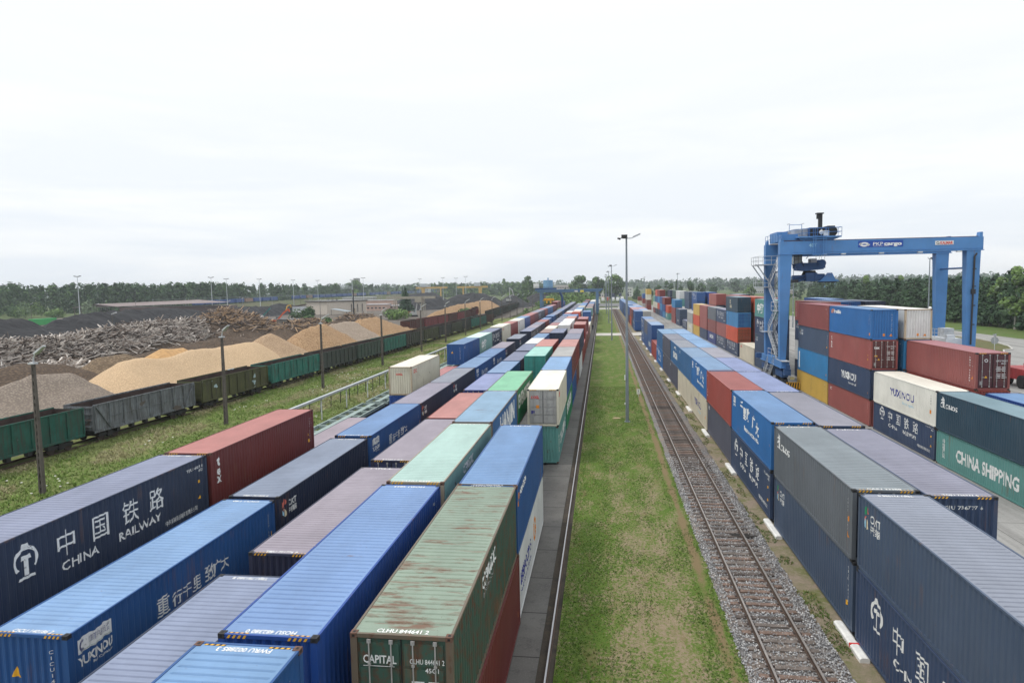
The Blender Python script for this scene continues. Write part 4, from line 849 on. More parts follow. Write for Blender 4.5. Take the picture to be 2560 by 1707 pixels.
stack('the back slate stack', 28.4, 233, [None, None, ('anavy2','dusky slate',D()), ('anavy2','upper slate',D())])
stack('the back white-doored stack', 28.4, 261, [None, None, ('seag','green',D()), ('white','white door-ended',D(near='door',mk='SMALL'))])
stack('the back dark green stack', 28.4, 275, [None, None, ('navy','dark',D()), ('sage','dark green',D())])
stack('the back navy stack', 28.4, 296, [None, None, ('navy','plain navy',D()), ('navy','upper navy',D())])
merge_far('far_containers', 'small far containers running on to the end of all the rows', FARC)
# ---------------------------------------------------------------- cranes
CB = paint((.075,.225,.50), .12); CBD = plain('crane_dark_blue_paint', (.028,.085,.22), .5, 0, .15)
GLASS = plain('cab_glass', (.10,.14,.15), .1, 0, .1, 1, .8)
def railing(b, pts, h=1.1, r=.03, step=1.4):
    for k in (h, h*.5): b.tube([(x,y,z+k) for x,y,z in pts], r, 5)
    for p, q in zip(pts, pts[1:]):
        d = (Vector(q)-Vector(p)).length; n = max(1, int(d/step))
        for i in range(n+1):
            c = Vector(p).lerp(Vector(q), i/n); b.cyl(c, c+Vector((0,0,h)), r, 5)
def stair(b, p, q, w=.8):
    p = Vector(p); q = Vector(q); o = Vector((w/2,0,0))
    for s in (-1,1):
        b.bar(p+o*s, q+o*s, .06, .22)
        for k in (.55,1.05): b.bar(p+o*s+Vector((0,0,k)), q+o*s+Vector((0,0,k)), .05)
        for i in range(5):
            c = p.lerp(q,i/4)+o*s; b.bar(c, c+Vector((0,0,1.05)), .045)
    n = int((q-p).length/.33)
    for i in range(1,n):
        c = p.lerp(q,i/n); b.box(c.x-w/2,c.x+w/2,c.y-.12,c.y+.12,c.z-.02,c.z+.02)
cr_ = thing('gantry_crane', 'tall blue yard gantry crane straddling the container stacks', 'gantry crane', (23,93.4,-.2))
O = Vector((23,93.4,-.2))
def at(x,y,z): return (x-O.x, y-O.y, z-O.z)
def lbox(b,x0,x1,y0,y1,z0,z1): b.box(x0-O.x,x1-O.x,y0-O.y,y1-O.y,z0-O.z,z1-O.z)
def girder(y):
    b = MB(); lbox(b,22.95,47.35,y,y+1.15,17.45,19.05); lbox(b,22.85,47.45,y-.06,y+1.21,17.36,17.45); lbox(b,24.5,47.3,y-.05,y+1.2,17.62,17.68)
    o = b.build('girder', CB, cr_); m = MB(); lbox(m,23.6,46.9,y+.4,y+.75,19.05,19.15); m.build('crane_rail', plain('rusty_rail', (.10,.045,.035), .8), o)
    for x in (23.0,46.9):
        m = MB(); m.prism([(at(x,0,0)[0],at(0,0,19.05)[2]),(at(x+.4,0,0)[0],at(0,0,19.05)[2]),(at(x+(.35 if x<30 else .4),0,0)[0],at(0,0,19.65)[2]),(at(x+(.2 if x<30 else .1),0,0)[0],at(0,0,19.65)[2])], 'y', y+.1-O.y, y+.9-O.y); m.build('end_stop', CB, o)
    return o
gn = girder(93.5); gr_ = girder(101.5)
for y in (93.5,101.5):
    for (x0,x1,u0,u1) in ((22.95,24.45,23.1,23.85),(45.45,47.1,45.8,46.85)):
        b = MB(); b.frustum(at((u0+u1)/2,y+.58,3.55),u1-u0,.9,at((x0+x1)/2,y+.58,17.36),x1-x0,1.15); b.build('leg', CB, cr_)
for x0,x1 in ((23.0,24.0),(45.8,46.9)):
    b = MB(); lbox(b,x0,x1,92.4,103.8,2.75,3.55); lbox(b,x0-.12,x1+.12,92.2,104,2.68,2.75); sb_ = b.build('sill_beam', CB, cr_)
    for y in (94.2,102.2):
        b = MB(); lbox(b,x0+.1,x1-.1,y-1.7,y+1.7,1.45,2.2); lbox(b,x0+.25,x1-.25,y-.35,y+.35,2.2,2.68); bg_ = b.build('bogie', CBD, cr_)
        for dy in (-1.15,1.15):
            b = MB(); b.cyl(at(x0+.15,y+dy,.6),at(x1-.15,y+dy,.6),.8,18); b.build('wheel', BLACK, bg_)
            b = MB(); b.box(x0+.3-O.x,x1-.3-O.x,y+dy-.12-O.y,y+dy+.12-O.y,.6-O.z,1.5-O.z); b.build('axle_fork', CBD, bg_)
    if x0 < 30:
        b = MB(); lbox(b,23.6,25.3,92.2,92.45,.0,.85); b.mi = 1
        for i in range(5): b.prism([(at(23.65+.33*i,0,0)[0],at(0,0,.05)[2]),(at(23.8+.33*i,0,0)[0],at(0,0,.05)[2]),(at(23.98+.3*i,0,0)[0],at(0,0,.8)[2]),(at(23.82+.3*i,0,0)[0],at(0,0,.8)[2])],'y',92.185-O.y,92.2-O.y)
        b.build('bumper', [YELLOW, BLACK], cr_)
        b = MB(); lbox(b,21.6,22.3,100.4,101.4,3.2,3.9); lbox(b,23.2,24.0,91.6,92.3,1.8,2.6); lbox(b,23.35,23.85,91.5,91.6,2.7,3.2); b.build('drive_cabinet', CBD, cr_)
        b = MB(); lbox(b,24.05,24.6,92.2,92.35,1.2,1.55); b.build('plate', plain('pale_yellow_plate', (.6,.55,.3)), cr_)
b = MB()
for s in ((23.2,'a'),): pass
zs = [3.6,6.9,10.1,13.2,16.1]
for i in range(4):
    ya, yb = (95.6,100.6) if i % 2 == 0 else (100.6,95.6)
    stair(b, at(23.55,ya,zs[i]), at(23.55,yb,zs[i+1]-.0))
for i in range(1,4):
    y = 100.6 if i % 2 else 95.4; y0, y1 = (100.5,102.2) if i % 2 else (94.0,95.6)
    lbox(b,22.4,24.0,y0,y1,zs[i]-.06,zs[i]); railing(b,[at(24.0,y1 if i%2 else y0,zs[i]),at(22.4,y1 if i%2 else y0,zs[i]),at(22.4,y0 if i%2 else y1,zs[i])])
b.build('stair', STEEL, cr_)
b = MB(); lbox(b,21.4,23.0,99.8,103.4,16.2,16.3); lbox(b,21.4,24.9,99.0,101.3,16.2,16.3); railing(b,[at(24.9,99.0,16.3),at(21.4,99.0,16.3),at(21.4,103.4,16.3),at(23,103.4,16.3)])
for y in (100,103): b.bar(at(21.5,y,16.2),at(23.0,y,14.0),.14)
lbox(b,21.6,23.1,100,102.8,13.1,13.2); railing(b,[at(23,100,13.2),at(21.6,100,13.2),at(21.6,102.8,13.2)]); b.build('platform', STEEL, cr_)
b = MB(); lbox(b,23.0,24.0,91.9,95.3,3.56,3.6); railing(b,[at(22.95,95.4,3.6),at(22.95,99.5,3.6)]); railing(b,[at(22.4,96,.9),at(22.4,99.6,.9)]); stair(b, at(22.6,99.4,.3), at(22.6,96.4,2.8)); b.build('access_ladder', STEEL, cr_)
for x in (24.2,46.1):
    b = MB(); b.cyl(at(x,94.6,15.2),at(x,101.6,15.2),.12,8); b.build('tie_bar', CBD, cr_)
b = MB(); b.tube([at(46.55,93.35,17.0),at(46.3,93.35,16.6),at(46.2,93.4,5.5)],.11,7)
for z in (15,12.8,10.4,8): lbox(b,46.2,46.55,93.3,93.5,z,z+.12)
lbox(b,46.05,46.5,93.2,93.5,11.9,12.5); b.build('cable_pipe', DARK, cr_)
b = MB(); lbox(b,44.3,46.3,95.6,100.3,3.3,6.1); lbox(b,44.6,45.6,96,97,6.1,6.5); eh = b.build('electrical_house', plain('white_house_panel', (.76,.77,.78), .5, 0, .06), cr_)
b = MB(); lbox(b,45.0,46.2,97.6,99.4,6.1,7.3); railing(b,[at(44.3,100.3,6.1),at(44.3,95.6,6.1),at(46.3,95.6,6.1)]); b.build('cooler', STEEL, eh)
b = MB(); lbox(b,44.28,44.3,98,98.6,4.3,4.9); b.build('vent', BLACK, eh)
for x in (28.4,30.7,35.3,39.9,44.5):
    b = MB(); lbox(b,x-.25,x+.25,93.2,93.7,17.2,17.36); b.build('floodlight', plain('floodlight_housing', (.55,.55,.52)), cr_)
# trolley
tb = MB(); lbox(tb,25.0,30.4,93.2,103,19.45,19.62)
for y in (94.0,102.0): 
    tb.prism([(at(25.2,0,0)[0],at(0,0,19.45)[2]),(at(25.6,0,0)[0],at(0,0,19.15)[2]),(at(29.6,0,0)[0],at(0,0,19.15)[2]),(at(30.4,0,0)[0],at(0,0,19.45)[2])],'y',y-O.y-.2,y-O.y+.2)
    for x in (26,29.3): tb.cyl(at(x,y-.15,19.3),at(x,y+.15,19.3),.22,10)
tr_ = tb.build('trolley', CB, cr_)
b = MB(); lbox(b,23.3,25.3,94.2,96.8,19.2,20.0); lbox(b,23.6,25.0,98,102,19.2,20.6); b.build('walkway_box', CB, tr_)
b = MB(); lbox(b,25.2,26.9,95.5,101,19.62,20.75)
for i in range(8): lbox(b,25.3+.2*i,25.4+.2*i,95.42,95.5,19.7,20.7)
b.build('electrical_cubicle', plain('grey_cubicle', (.36,.38,.42), .5), tr_)
b = MB(); lbox(b,26.9,29.1,94.8,101.5,19.62,20.85); b.mi = 1
for x in (27.0,27.5,28.0,28.5): lbox(b,x,x+.3,94.7,94.8,19.75,20.7)
b.build('winch_house', [CBD, BLACK], tr_)
b = MB(); b.cyl(at(29.75,95,20.3),at(29.75,101,20.3),.72,14); lbox(b,29.3,30.2,95.2,100.8,20.9,21.05); b.build('cable_drum', BLACK, tr_)
b = MB(); b.ell(at(28.35,94.9,20.2),.35,.35,.38,10,7); lbox(b,28.6,29.3,94.6,95.2,19.7,20.4); b.build('motor', plain('pale_motor', (.55,.55,.55)), tr_)
b = MB(); lbox(b,28.95,29.4,97.8,98.25,20.85,22.85); lbox(b,28.62,29.52,97.6,98.4,22.85,23.0); lbox(b,28.72,28.95,97.85,98.2,22.2,22.8); b.build('exhaust_mast', DARK, tr_)
b = MB(); railing(b,[at(23.0,93.4,19.1),at(25.6,93.4,19.5),at(30.4,93.2,19.62),at(30.4,103,19.62)]); railing(b,[at(23.0,93.4,19.1),at(23.0,102,19.1)]); b.tube([at(25.2,98,20.7),at(25.2,98,21.5),at(26.8,98,21.5),at(26.8,98,20.7)],.035)
b.build('guard_rail', plain('blue_guard_rail', (.05,.17,.42), .5), tr_)
b = MB()
for x in (25.1,26.9): b.bar(at(x-.18,98,21.55),at(x+.18,98,21.65),.14,.12)
b.build('floodlight', STEEL, tr_)
b = MB()
for x in (26.95,27.25,28.2,28.5): b.bar(at(x,93.15,19.7),at(x,93.15,17.25),.06)
for i in range(8): b.bar(at(27.0,93.15,17.3+.33*i),at(28.5,93.15,17.3+.33*i),.05)
lbox(b,26.9,28.55,92.9,93.4,17.22,17.3); b.build('service_ladder', CB, tr_)
b = MB(); b.prism([(at(25.7,0,0)[0],at(0,0,17.4)[2]),(at(26.7,0,0)[0],at(0,0,17.4)[2]),(at(26.6,0,0)[0],at(0,0,16.4)[2]),(at(25.7,0,0)[0],at(0,0,16.2)[2])],'y',97.2-O.y,99.3-O.y); b.build('operator_cab', GLASS, tr_)
b = MB()
for x in (25.7,26.2,26.65): lbox(b,x-.03,x+.03,97.12,97.2,16.25,17.5)
lbox(b,25.6,26.75,97.1,99.4,17.4,17.6); lbox(b,25.65,26.65,97.1,97.2,16.8,16.86); b.build('cab_frame', DARK, tr_)
# hanging headblock and spreader
hb = MB(); hb.prism([(at(26.1,0,0)[0],at(0,0,15.9)[2]),(at(29.65,0,0)[0],at(0,0,15.9)[2]),(at(29.5,0,0)[0],at(0,0,15.45)[2]),(at(27.2,0,0)[0],at(0,0,15.25)[2]),(at(26.1,0,0)[0],at(0,0,15.35)[2])],'y',97.3-O.y,99-O.y)
hb_ = hb.build('headblock', CBD, cr_)
for x in (26.35,29.3):
    for y in (97.4,98.8):
        b = MB(); b.cyl(at(x-.0,y-.1,16.25),at(x,y+.1,16.25),.52,16); lbox(b,x-.42,x+.42,y-.12,y+.12,15.6,16.2); b.build('rope_sheave', CBD, hb_)
        b = MB()
        for dx in (-.35,.35): b.cyl(at(x+dx,y,16.3),at(x+dx,y,19.4),.025,5)
        b.build('wire_rope', STEEL, hb_)
b = MB(); lbox(b,27.0,28.7,97.5,98.8,15.9,16.35); b.mi = 1; lbox(b,27.9,28.65,97.4,98.7,16.35,16.9); b.bar(at(27.3,97.6,16.9),at(27.7,97.6,17.3),.08); b.build('control_box', [CBD, plain('grey_control_box', (.40,.41,.43))], hb_)
b = MB(); b.cyl(at(27.9,98.1,14.7),at(27.9,98.1,15.3),1.0,18,.75); b.build('turntable', BLACK, hb_)
b = MB(); lbox(b,25.7,30.3,97.7,98.5,13.9,14.7); lbox(b,27.2,28.6,96.9,97.7,13.85,15.0)
for d in (0,.45): b.cyl(at(25.9+d*.5,97.4,14.3-d),at(28,97.4,14.9-d),.12,8)
lbox(b,28.3,29.5,96.8,99.2,14.0,14.85); sp_ = b.build('spreader_beam', CBD, cr_)
b = MB(); b.prism([(at(28.4,0,0)[0],at(0,0,13.8)[2]),(at(31.2,0,0)[0],at(0,0,13.8)[2]),(at(31.1,0,0)[0],at(0,0,13.98)[2]),(at(30.75,0,0)[0],at(0,0,14.0)[2]),(at(30.3,0,0)[0],at(0,0,14.95)[2]),(at(29.75,0,0)[0],at(0,0,14.95)[2]),(at(28.9,0,0)[0],at(0,0,13.98)[2])],'y',96.3-O.y,96.55-O.y)
b.build('spreader_end', CB, sp_); b = MB(); lbox(b,25.4,25.9,95.8,100.4,13.7,14.1); lbox(b,28.6,31.0,96.6,97.0,13.65,13.8); b.build('twistlock_beam', DARK, sp_)
# writing on the girder
def plate(parent, x0, x1, z0, z1, y, m, name):
    b = MB(); lbox(b,x0,x1,y-.012,y,z0,z1); return b.build(name, m, parent)
def write(parent, arts, y, name='lettering'):
    for a, m in arts:
        me = bpy.data.meshes.new(name); me.from_pydata([at(u,y,v) for u, v in a.v], [], a.f); me.materials.append(m); o = bpy.data.objects.new(name, me); C.objects.link(o); o.parent = parent
sg = plate(cr_, 32.5, 37.9, 18.05, 18.88, 93.49, plain('deep_blue_sign', (.015,.07,.36), .5, 0, .05), 'sign_plate')
a = Art(); a.text('PKP', 34.3, 18.27, .40, 1.2, bold=.01); a.text('cargo', 35.6, 18.27, .42, 2.15, bold=.05); a.text('GRUPA PKP', 34.3, 18.14, .07, 1.9)
a.strip(arc(33.25,18.42,.55,.28,10,175), arc(33.25,18.40,.28,.10,10,175)); a.strip(arc(33.25,18.42,.55,.28,190,355), arc(33.25,18.44,.28,.10,190,355)); a.poly([(33.8,18.46),(33.95,18.42),(33.75,18.2),(33.55,18.3)]); a.poly([(32.7,18.38),(32.56,18.42),(32.75,18.64),(32.95,18.54)])
write(sg, [(a, WHITE)], 93.47)
s2 = plate(cr_, 41.7, 43.85, 18.15, 18.64, 93.49, WHITE, 'sign_plate'); a = Art(); a.text('KALMAR', 42.3, 18.22, .34, 1.48, bold=.04); b2 = Art(); b2.strip(arc(42.0,18.4,.16,.16,40,330), arc(42.0,18.4,.09,.09,40,330)); b2.rect(42.1,42.2,18.22,18.42)
write(s2, [(a, RED), (b2, PM['black'])], 93.47); a = Art(); a.text('40T', 26.5, 18.28, .42, 1.0, bold=.02); write(gn, [(a, PM['sky'])], 93.49)
# far rail gantry over the left rows -------------------------------------------------
OB = plain('hazed_crane_blue', (.085,.165,.27), .55, 0, .12, .3)  # blue greyed so that distance haze sits in the colour
fg = thing('gantry_crane', 'distant blue rail gantry bridging the left container rows', 'gantry crane', (-15,330,0)); O = Vector((-15,330,0))
b = MB(); lbox(b,-32.2,.2,329.4,330.6,11.5,12.1); lbox(b,-31.0,-.6,329.6,330.4,10.7,11.5); lbox(b,-32.2,.2,336.4,337.6,11.5,12.1); g2_ = b.build('girder', OB, fg)
for x in (-29.2,-2.4):
    for y in (330,337): b = MB(); lbox(b,x-.65,x+.65,y-.5,y+.5,1.2,10.8); b.build('leg', OB, fg)
    b = MB(); lbox(b,x-.5,x+.5,327,340,.2,1.3); bo = b.build('bogie', plain('bogie_teal', (.06,.18,.25)), fg)
b = MB(); b.cyl(at(-26,333,12.9),at(-26,333,16.6),2.35,20); b.cyl(at(-26,333,16.6),at(-26,333,17.7),.3,8); b.build('winch_drum_house', plain('pale_blue_drum', (.17,.33,.50), .5, 0, .1), fg)
b = MB(); lbox(b,-32.0,-22,331,336,12.1,12.9); b.build('trolley', CBD, fg)
b = MB(); lbox(b,-32.9,-30.4,330.5,333,12.9,15.3); lbox(b,-31.5,-30.4,330.3,330.5,12.9,13.9); b.build('operator_cab', plain('white_cab', (.62,.62,.6)), fg)
b = MB(); railing(b,[at(-32,329.4,12.1),at(.2,329.4,12.1)],1.3,.05,3); b.build('guard_rail', DARK, fg)
b = MB(); lbox(b,-10.4,-8.7,329.3,329.4,10.6,11.6); b.build('notice_board', plain('yellow_board', (.6,.5,.08)), fg); b = MB(); lbox(b,-13.1,-11.6,329.3,329.4,10.7,11.5); b.build('notice_board', plain('pale_board', (.5,.5,.5)), fg)
b = MB(); b.tube([at(-20.5,338,10.7),at(-19.5,338,8),at(-19.5,338,3)],.6,8); b.build('cable_reel_arm', CBD, fg)
st_ = thing('reach_spreader', 'yellow hanging spreader above dark containers left of rows', 'spreader', (-22.3,288,4.6)); O = Vector((-22.3,288,4.6))
b = MB(); lbox(b,-24.4,-20.2,287.5,288.5,8.0,8.6); lbox(b,-24.8,-19.8,287.7,288.3,7.7,8.0); b.build('spreader_beam', plain('spreader_yellow', (.6,.33,.03)), st_)
b = MB(); lbox(b,-23.4,-22.8,287.6,288.4,6.6,7.8); lbox(b,-21.8,-21.2,287.6,288.4,6.6,7.8); b.build('stand', plain('spreader_yellow', (.6,.33,.03)), st_)
for i, x in enumerate((-24.1,-21.65)):
    for j, zz in enumerate((.0, 2.7)):
        container(x, 284, zz+ .6, K['slate'][0], '', f'dark slate container {("below","above")[j]} another, {("left","right")[i]} pair under the yellow spreader', h='s', L_='20', near='door', group='dark containers under the yellow spreader')
# yellow yard gantries and the old grey one
YC = plain('crane_yellow_paint', (.52,.33,.11), .6, 0, .1)  # yellow dulled, with some distance haze put into the colour
def ygantry(x0, x1, y, legs, house, lab):
    global O
    t = thing('gantry_crane', lab, 'gantry crane', (x0,y,0)); O = Vector((x0,y,0))
    b = MB(); lbox(b,x0,x1,y-.8,y+.8,13.2,15.0); b.build('girder', YC, t)
    for k, (xl, wl) in enumerate(legs):
        b = MB(); b.frustum(at(xl,y,0),wl,1.5,at(xl,y,13.2),wl*(1.6 if k == len(legs)-1 else 1.1),1.5); b.build('leg', YC, t)
    b = MB(); lbox(b,house,house+6,y-2,y+2,15,18.5); b.build('winch_house', plain('winch_grey', (.45,.48,.52)), t)
ygantry(-193,-159.5,700,((-166.6,1.2),(-185.3,2.2)),-187,'left yellow travelling gantry crane beyond the coal heaps')
ygantry(-149,-117,700,((-142.8,1.2),(-124.9,2.2)),-131,'right yellow travelling gantry crane beyond the coal heaps')
GC = plain('weathered_concrete_steel', (.30,.28,.23), .8, 0, .2)
t = thing('gantry_crane', 'old grey beam gantry with lattice legs near the spruce', 'gantry crane', (-94,330,0)); O = Vector((-94,330,0))
b = MB(); lbox(b,-106.3,-81.4,329.4,330.6,8.7,9.9); b.build('girder', GC, t)
for xa in (-101.6,-87.5):
    b = MB()
    for x, y in ((-1,-2),(1,-2),(-1,2),(1,2)): b.bar(at(xa+x*.8,330+y,0),at(xa+x*.5,330+y*.4,8.7),.25)
    for z in (2,4,6): b.bar(at(xa-.8,328,z),at(xa+.8,328,z),.12); b.bar(at(xa-.8,328,z),at(xa+.8,328,z+2),.1)
    b.build('leg', GC, t)
b = MB(); lbox(b,-91.5,-88,328.8,331.2,7,9.9); b.build('trolley', GC, t)
# lamp masts on the lawn
LG = plain('lamp_mast_grey', (.22,.25,.28), .5, .3, .1)
def lawn_mast(name, label, loc, h, group, twin=True):
    t = thing(name, label, 'lamp post', loc, 0, group)
    b = MB(); b.cyl((0,0,0),(0,0,h-.2),.18,12,.085); b.cyl((0,0,0),(0,0,.06),.3,12); b.build('mast', LG, t)
    b = MB(); b.tube([(0,0,h-.25),(.5,-.1,h-.25),(.75,-.15,h-.1)],.035,6); b.tube([(0,0,h-.25),(-.75,-.2,h-.22)],.035,6); b.build('arm', LG, t)
    b = MB(); b.bar((.65,-.15,h-.15),(1.35,-.25,h+.15),.34,.12,w2=.22); b.build('lamp_head', plain('lamp_head_grey', (.40,.42,.45), .5), t)
    b = MB(); b.bar((-.5,-.3,h-.02),(.08,-.3,h-.02),.4,.22); b.bar((-.88,-.2,h-.22),(-.58,-.2,h-.34),.22,.14); b.bar((-.5,-.2,h-.2),(.1,-.2,h-.2),.3,.1); b.build('floodlight', DARK, t)
    return t
m0 = lawn_mast('lamp_mast', 'nearest tall grey lamp mast standing on the lawn', (2.42,69.7,0), 18.7, 'lamp masts along the lawn')
b = MB(); b.box(-.26,-.17,-.2,-.12,4.3,4.8); b.box(-.26,-.17,-.2,-.12,1.8,2.0); b.build('sticker', WHITE, m0)
for i, y in enumerate((173.5,252,332,405)): dup(m0, (2.3-.3*(i>1),y,0), None, f'tall grey lamp mast on the lawn, {ORD[i+2]} from the camera')
m1 = dup(m0, (66,150,-.2), R(90), 'tall grey lamp mast with white camera beside the road at right', 'lamp masts on the far right'); m1.scale = (1,1,.98)
b = MB(); b.ell((-.5,-.1,8.3),.35,.3,.35,9,6); b.bar((0,0,8.6),(-.5,-.1,8.6),.08); b.build('camera_dome', WHITE, m1)
dup(m0, (58,220,-.2), R(40), 'tall grey lamp mast rising behind the crane spreader', 'lamp masts on the far right'); dup(m0, (35,330,-.2), R(40), 'distant lamp mast above the road stacks, left of the crane stair', 'lamp masts on the far right'); dup(m0, (28,470,-.2), R(40), 'farthest lamp mast above the road stacks', 'lamp masts on the far right')
# high masts over the left yard, in a line
t = thing('floodlight_mast', 'leftmost tall white floodlight mast before the forest', 'floodlight mast', (-274,330,-.1), 0, 'tall floodlight masts in the left yard')
b = MB(); b.cyl((0,0,0),(0,0,23.5),.27,8,.12); b.build('mast', plain('pale_mast', (.48,.52,.55), .5, .2, .08), t)
b = MB(); b.bar((-1.9,0,23.6),(-.3,0,23.3),.9,.3); b.bar((.3,0,23.3),(1.9,0,23.6),.9,.3); b.build('lamp_ring', DARK, t)
for i, (x, y) in enumerate(((-253,420),(-277,480),(-272,520),(-281,600),(-279,650),(-262,700),(-240,640),(-200,560),(-186,690),(-150,640),(-148,690),(-120,600))): dup(t, (x,y,-.1), None, f'tall white floodlight mast in the left yard, {ORD[i+2]} from the left edge')
# concrete lamp posts along the weed strip
CP = plain('weathered_post_concrete', (.10,.088,.078), .9, 0, .25, 1.2)
t = thing('lamp_post', 'nearest slotted concrete lamp post in the weeds', 'lamp post', (-39.2,42.6,-.07), 0, 'concrete lamp posts in the weed strip')
b = MB()
for s in (-1,1): b.bar((s*.12,0,0),(s*.07,0,9.3),.11,.3,up=(0,1,0),w2=.08,h2=.16)
for k in range(19): b.box(-.1,.1,-.1,.1,.5*k,.5*k+.22)
b.build('post', CP, t)
b = MB(); b.tube([(0,0,9.1),(.08,0,9.7),(.5,-.15,10.05)],.05,6); b.box(-.22,.22,-.2,.2,9.2,9.32); b.build('bracket', STEEL, t)
b = MB(); b.bar((.35,-.1,9.95),(1.4,-.5,10.5),.34,.16,w2=.22,h2=.1); b.build('lamp_head', plain('lamp_head_pale', (.50,.52,.54), .5), t)
for i, y in enumerate((67,92.6,119.6,147,171,197,222,247,272,297,322,347,372,397)): dup(t, (-39.5-.05*i,y,-.07), R((i*37%24)-12), f'slotted concrete lamp post in the weeds, {ORD[i+2]} from the camera')
# small lamps in the left yard
t = thing('street_lamp', 'thin yard lamp post standing behind the coal heap', 'street lamp', (-120,155,-.1), 0, 'small lamp posts around the left yard')
b = MB(); b.cyl((0,0,0),(0,0,9),.13,7,.08); b.build('post', CP, t); b = MB(); b.bar((0,0,9),(1.2,0,9.4),.5,.2); b.build('lamp_head', plain('lamp_head_pale', (.50,.52,.54)), t)
for i, (x, y) in enumerate(((-300,300),(-290,262),(-240,300),(-330,420),(-265,362),(-250,452),(-330,360),(-290,520),(-238,520),(-190,330),(-150,400),(-128,300),(-262,560),(-310,600),(-215,600))): dup(t, (x,y,-.1), R(-60+i*33%120), f'thin yard lamp post before the forest, {ORD[i+1]} in the left yard')
# little white track sign, patch of sawdust, round road sign
t = thing('track_sign', 'small white notice standing on the lawn beside the gravel', 'sign', (4.35,85.5,0)); b = MB(); b.box(-.2,.2,-.02,.02,.35,.95); b.build('plate', WHITE, t); b = MB(); b.box(-.03,.03,.02,.05,0,.9); b.build('post', STEEL, t); b = MB(); b.box(-.1,.1,-.024,-.021,.5,.58); b.box(-.06,.06,-.024,-.021,.65,.85); b.build('lettering', PM['grey'], t)
b = MB(); b.ell((1.37,71.5,.02),.45,.28,.07,9,5); tag(b.build('sawdust_heap', plain('sawdust', (.42,.30,.18))), 'small tan patch of sawdust on the lawn', 'sawdust patch')
t = thing('road_sign', 'round grey back of a road sign on the traffic island', 'road sign', (74,141,-.2)); b = MB(); b.cyl((0,0,0),(0,0,2.8),.06,6); b.build('post', STEEL, t); b = MB(); b.cyl((0,-.03,2.2),(0,.03,2.2),.7,16); b.cyl((0,-.03,3.2),(0,.03,3.2),.45,3); b.build('plate', plain('sign_back_grey', (.30,.32,.34)), t)
# reach stacker showing at the right edge
t = thing('reach_stacker', 'red reach stacker cut off by the right edge beside the road', 'reach stacker', (52.6,93,-.2)); b = MB(); b.box(.2,3.4,0,6,1.0,2.4); b.prism([(-.2,1.0),(.5,1.0),(1.2,3.2),(.5,3.6)],'x',.3,.9); b.build('chassis', plain('stacker_red', (.36,.03,.03), .5), t)
b = MB(); b.tube([(.2,-1.2,2.8),(1.2,-1.0,4.1),(3,-1,5.0),(5,-1,5.3)],.55,10); b.build('boom', DARK, t)
b = MB(); b.tube([(-.2,-1.4,3.3),(.2,-1.5,3.1),(.55,-1.6,2.2),(.6,-1.6,.6)],.1,6); b.build('guard', STEEL, t)
for y in (1,5): b = MB(); b.cyl((-.1,y,.85),(.9,y,.85),.85,16); b.build('wheel', BLACK, t)
# person on the slab strip
def person(loc):
    t = thing('person', 'person in dark clothes walking on the slab beside the rail', 'person', loc); me = bpy.data.meshes.new('body')
    V = [(0,0,.95),(0,0,1.2),(0,0,1.45),(0,0,1.55),(0,0,1.7),(.1,0,.9),(.11,.12,.5),(.11,.0,.06),(-.1,0,.9),(-.11,-.12,.5),(-.11,-.26,.08),(.2,0,1.42),(.25,-.08,1.12),(.24,.04,.88),(-.2,0,1.42),(-.25,.08,1.12),(-.24,-.06,.88),(.11,.14,.03),(-.11,-.14,.04)]
    E_ = [(0,1),(1,2),(2,3),(3,4),(0,5),(5,6),(6,7),(0,8),(8,9),(9,10),(2,11),(11,12),(12,13),(2,14),(14,15),(15,16),(7,17),(10,18)]
    rad = [.15,.16,.15,.06,.10,.10,.075,.05,.10,.075,.05,.07,.055,.04,.07,.055,.04,.045,.045]
    me.from_pydata(V, E_, []); o = bpy.data.objects.new('body', me); C.objects.link(o); o.parent = t
    m = o.modifiers.new('skin','SKIN')
    for v_, r in zip(me.skin_vertices[0].data, rad): v_.radius = (r,r)
    me.skin_vertices[0].data[0].use_root = True; o.modifiers.new('sub','SUBSURF').levels = 1; me.materials.append(plain('dark_clothes', (.025,.03,.05), .9))
    b = MB(); b.ell((0,.01,1.76),.09,.1,.06,8,5); b.build('hair', plain('dark_hair', (.03,.02,.015)), t)
person((-3.0,214,.0))
# conduit on posts and wire fence beside the wagon siding
t = thing('cable_duct', 'long grey cable duct carried on steel posts behind the containers', 'cable duct', (-30,55,0)); b = MB(); b.box(-.16,.16,-2,92,2.28,2.5); b.build('duct', plain('duct_zinc', (.50,.53,.56), .4, .4, .1), t)
for k in range(13):
    b = MB(); b.box(-.06,.06,k*7.3-.05,k*7.3+.05,0,2.2); b.box(-.75,.2,k*7.3-.15,k*7.3+.15,2.2,2.27); b.build('post', STEEL, t)
t = thing('wire_fence', 'low wire fence on dark posts along the weeds behind the duct', 'fence', (-32,50,0))
for k in range(34):
    b = MB(); b.cyl((0,k*3,-.1),(.05,k*3,1.5),.05,5); b.build('post', DARK, t)
b = MB()
for z in (.5,.95,1.4): b.cyl((0,0,z),(0,99,z),.012,4)
b.build('wire', DARK, t)
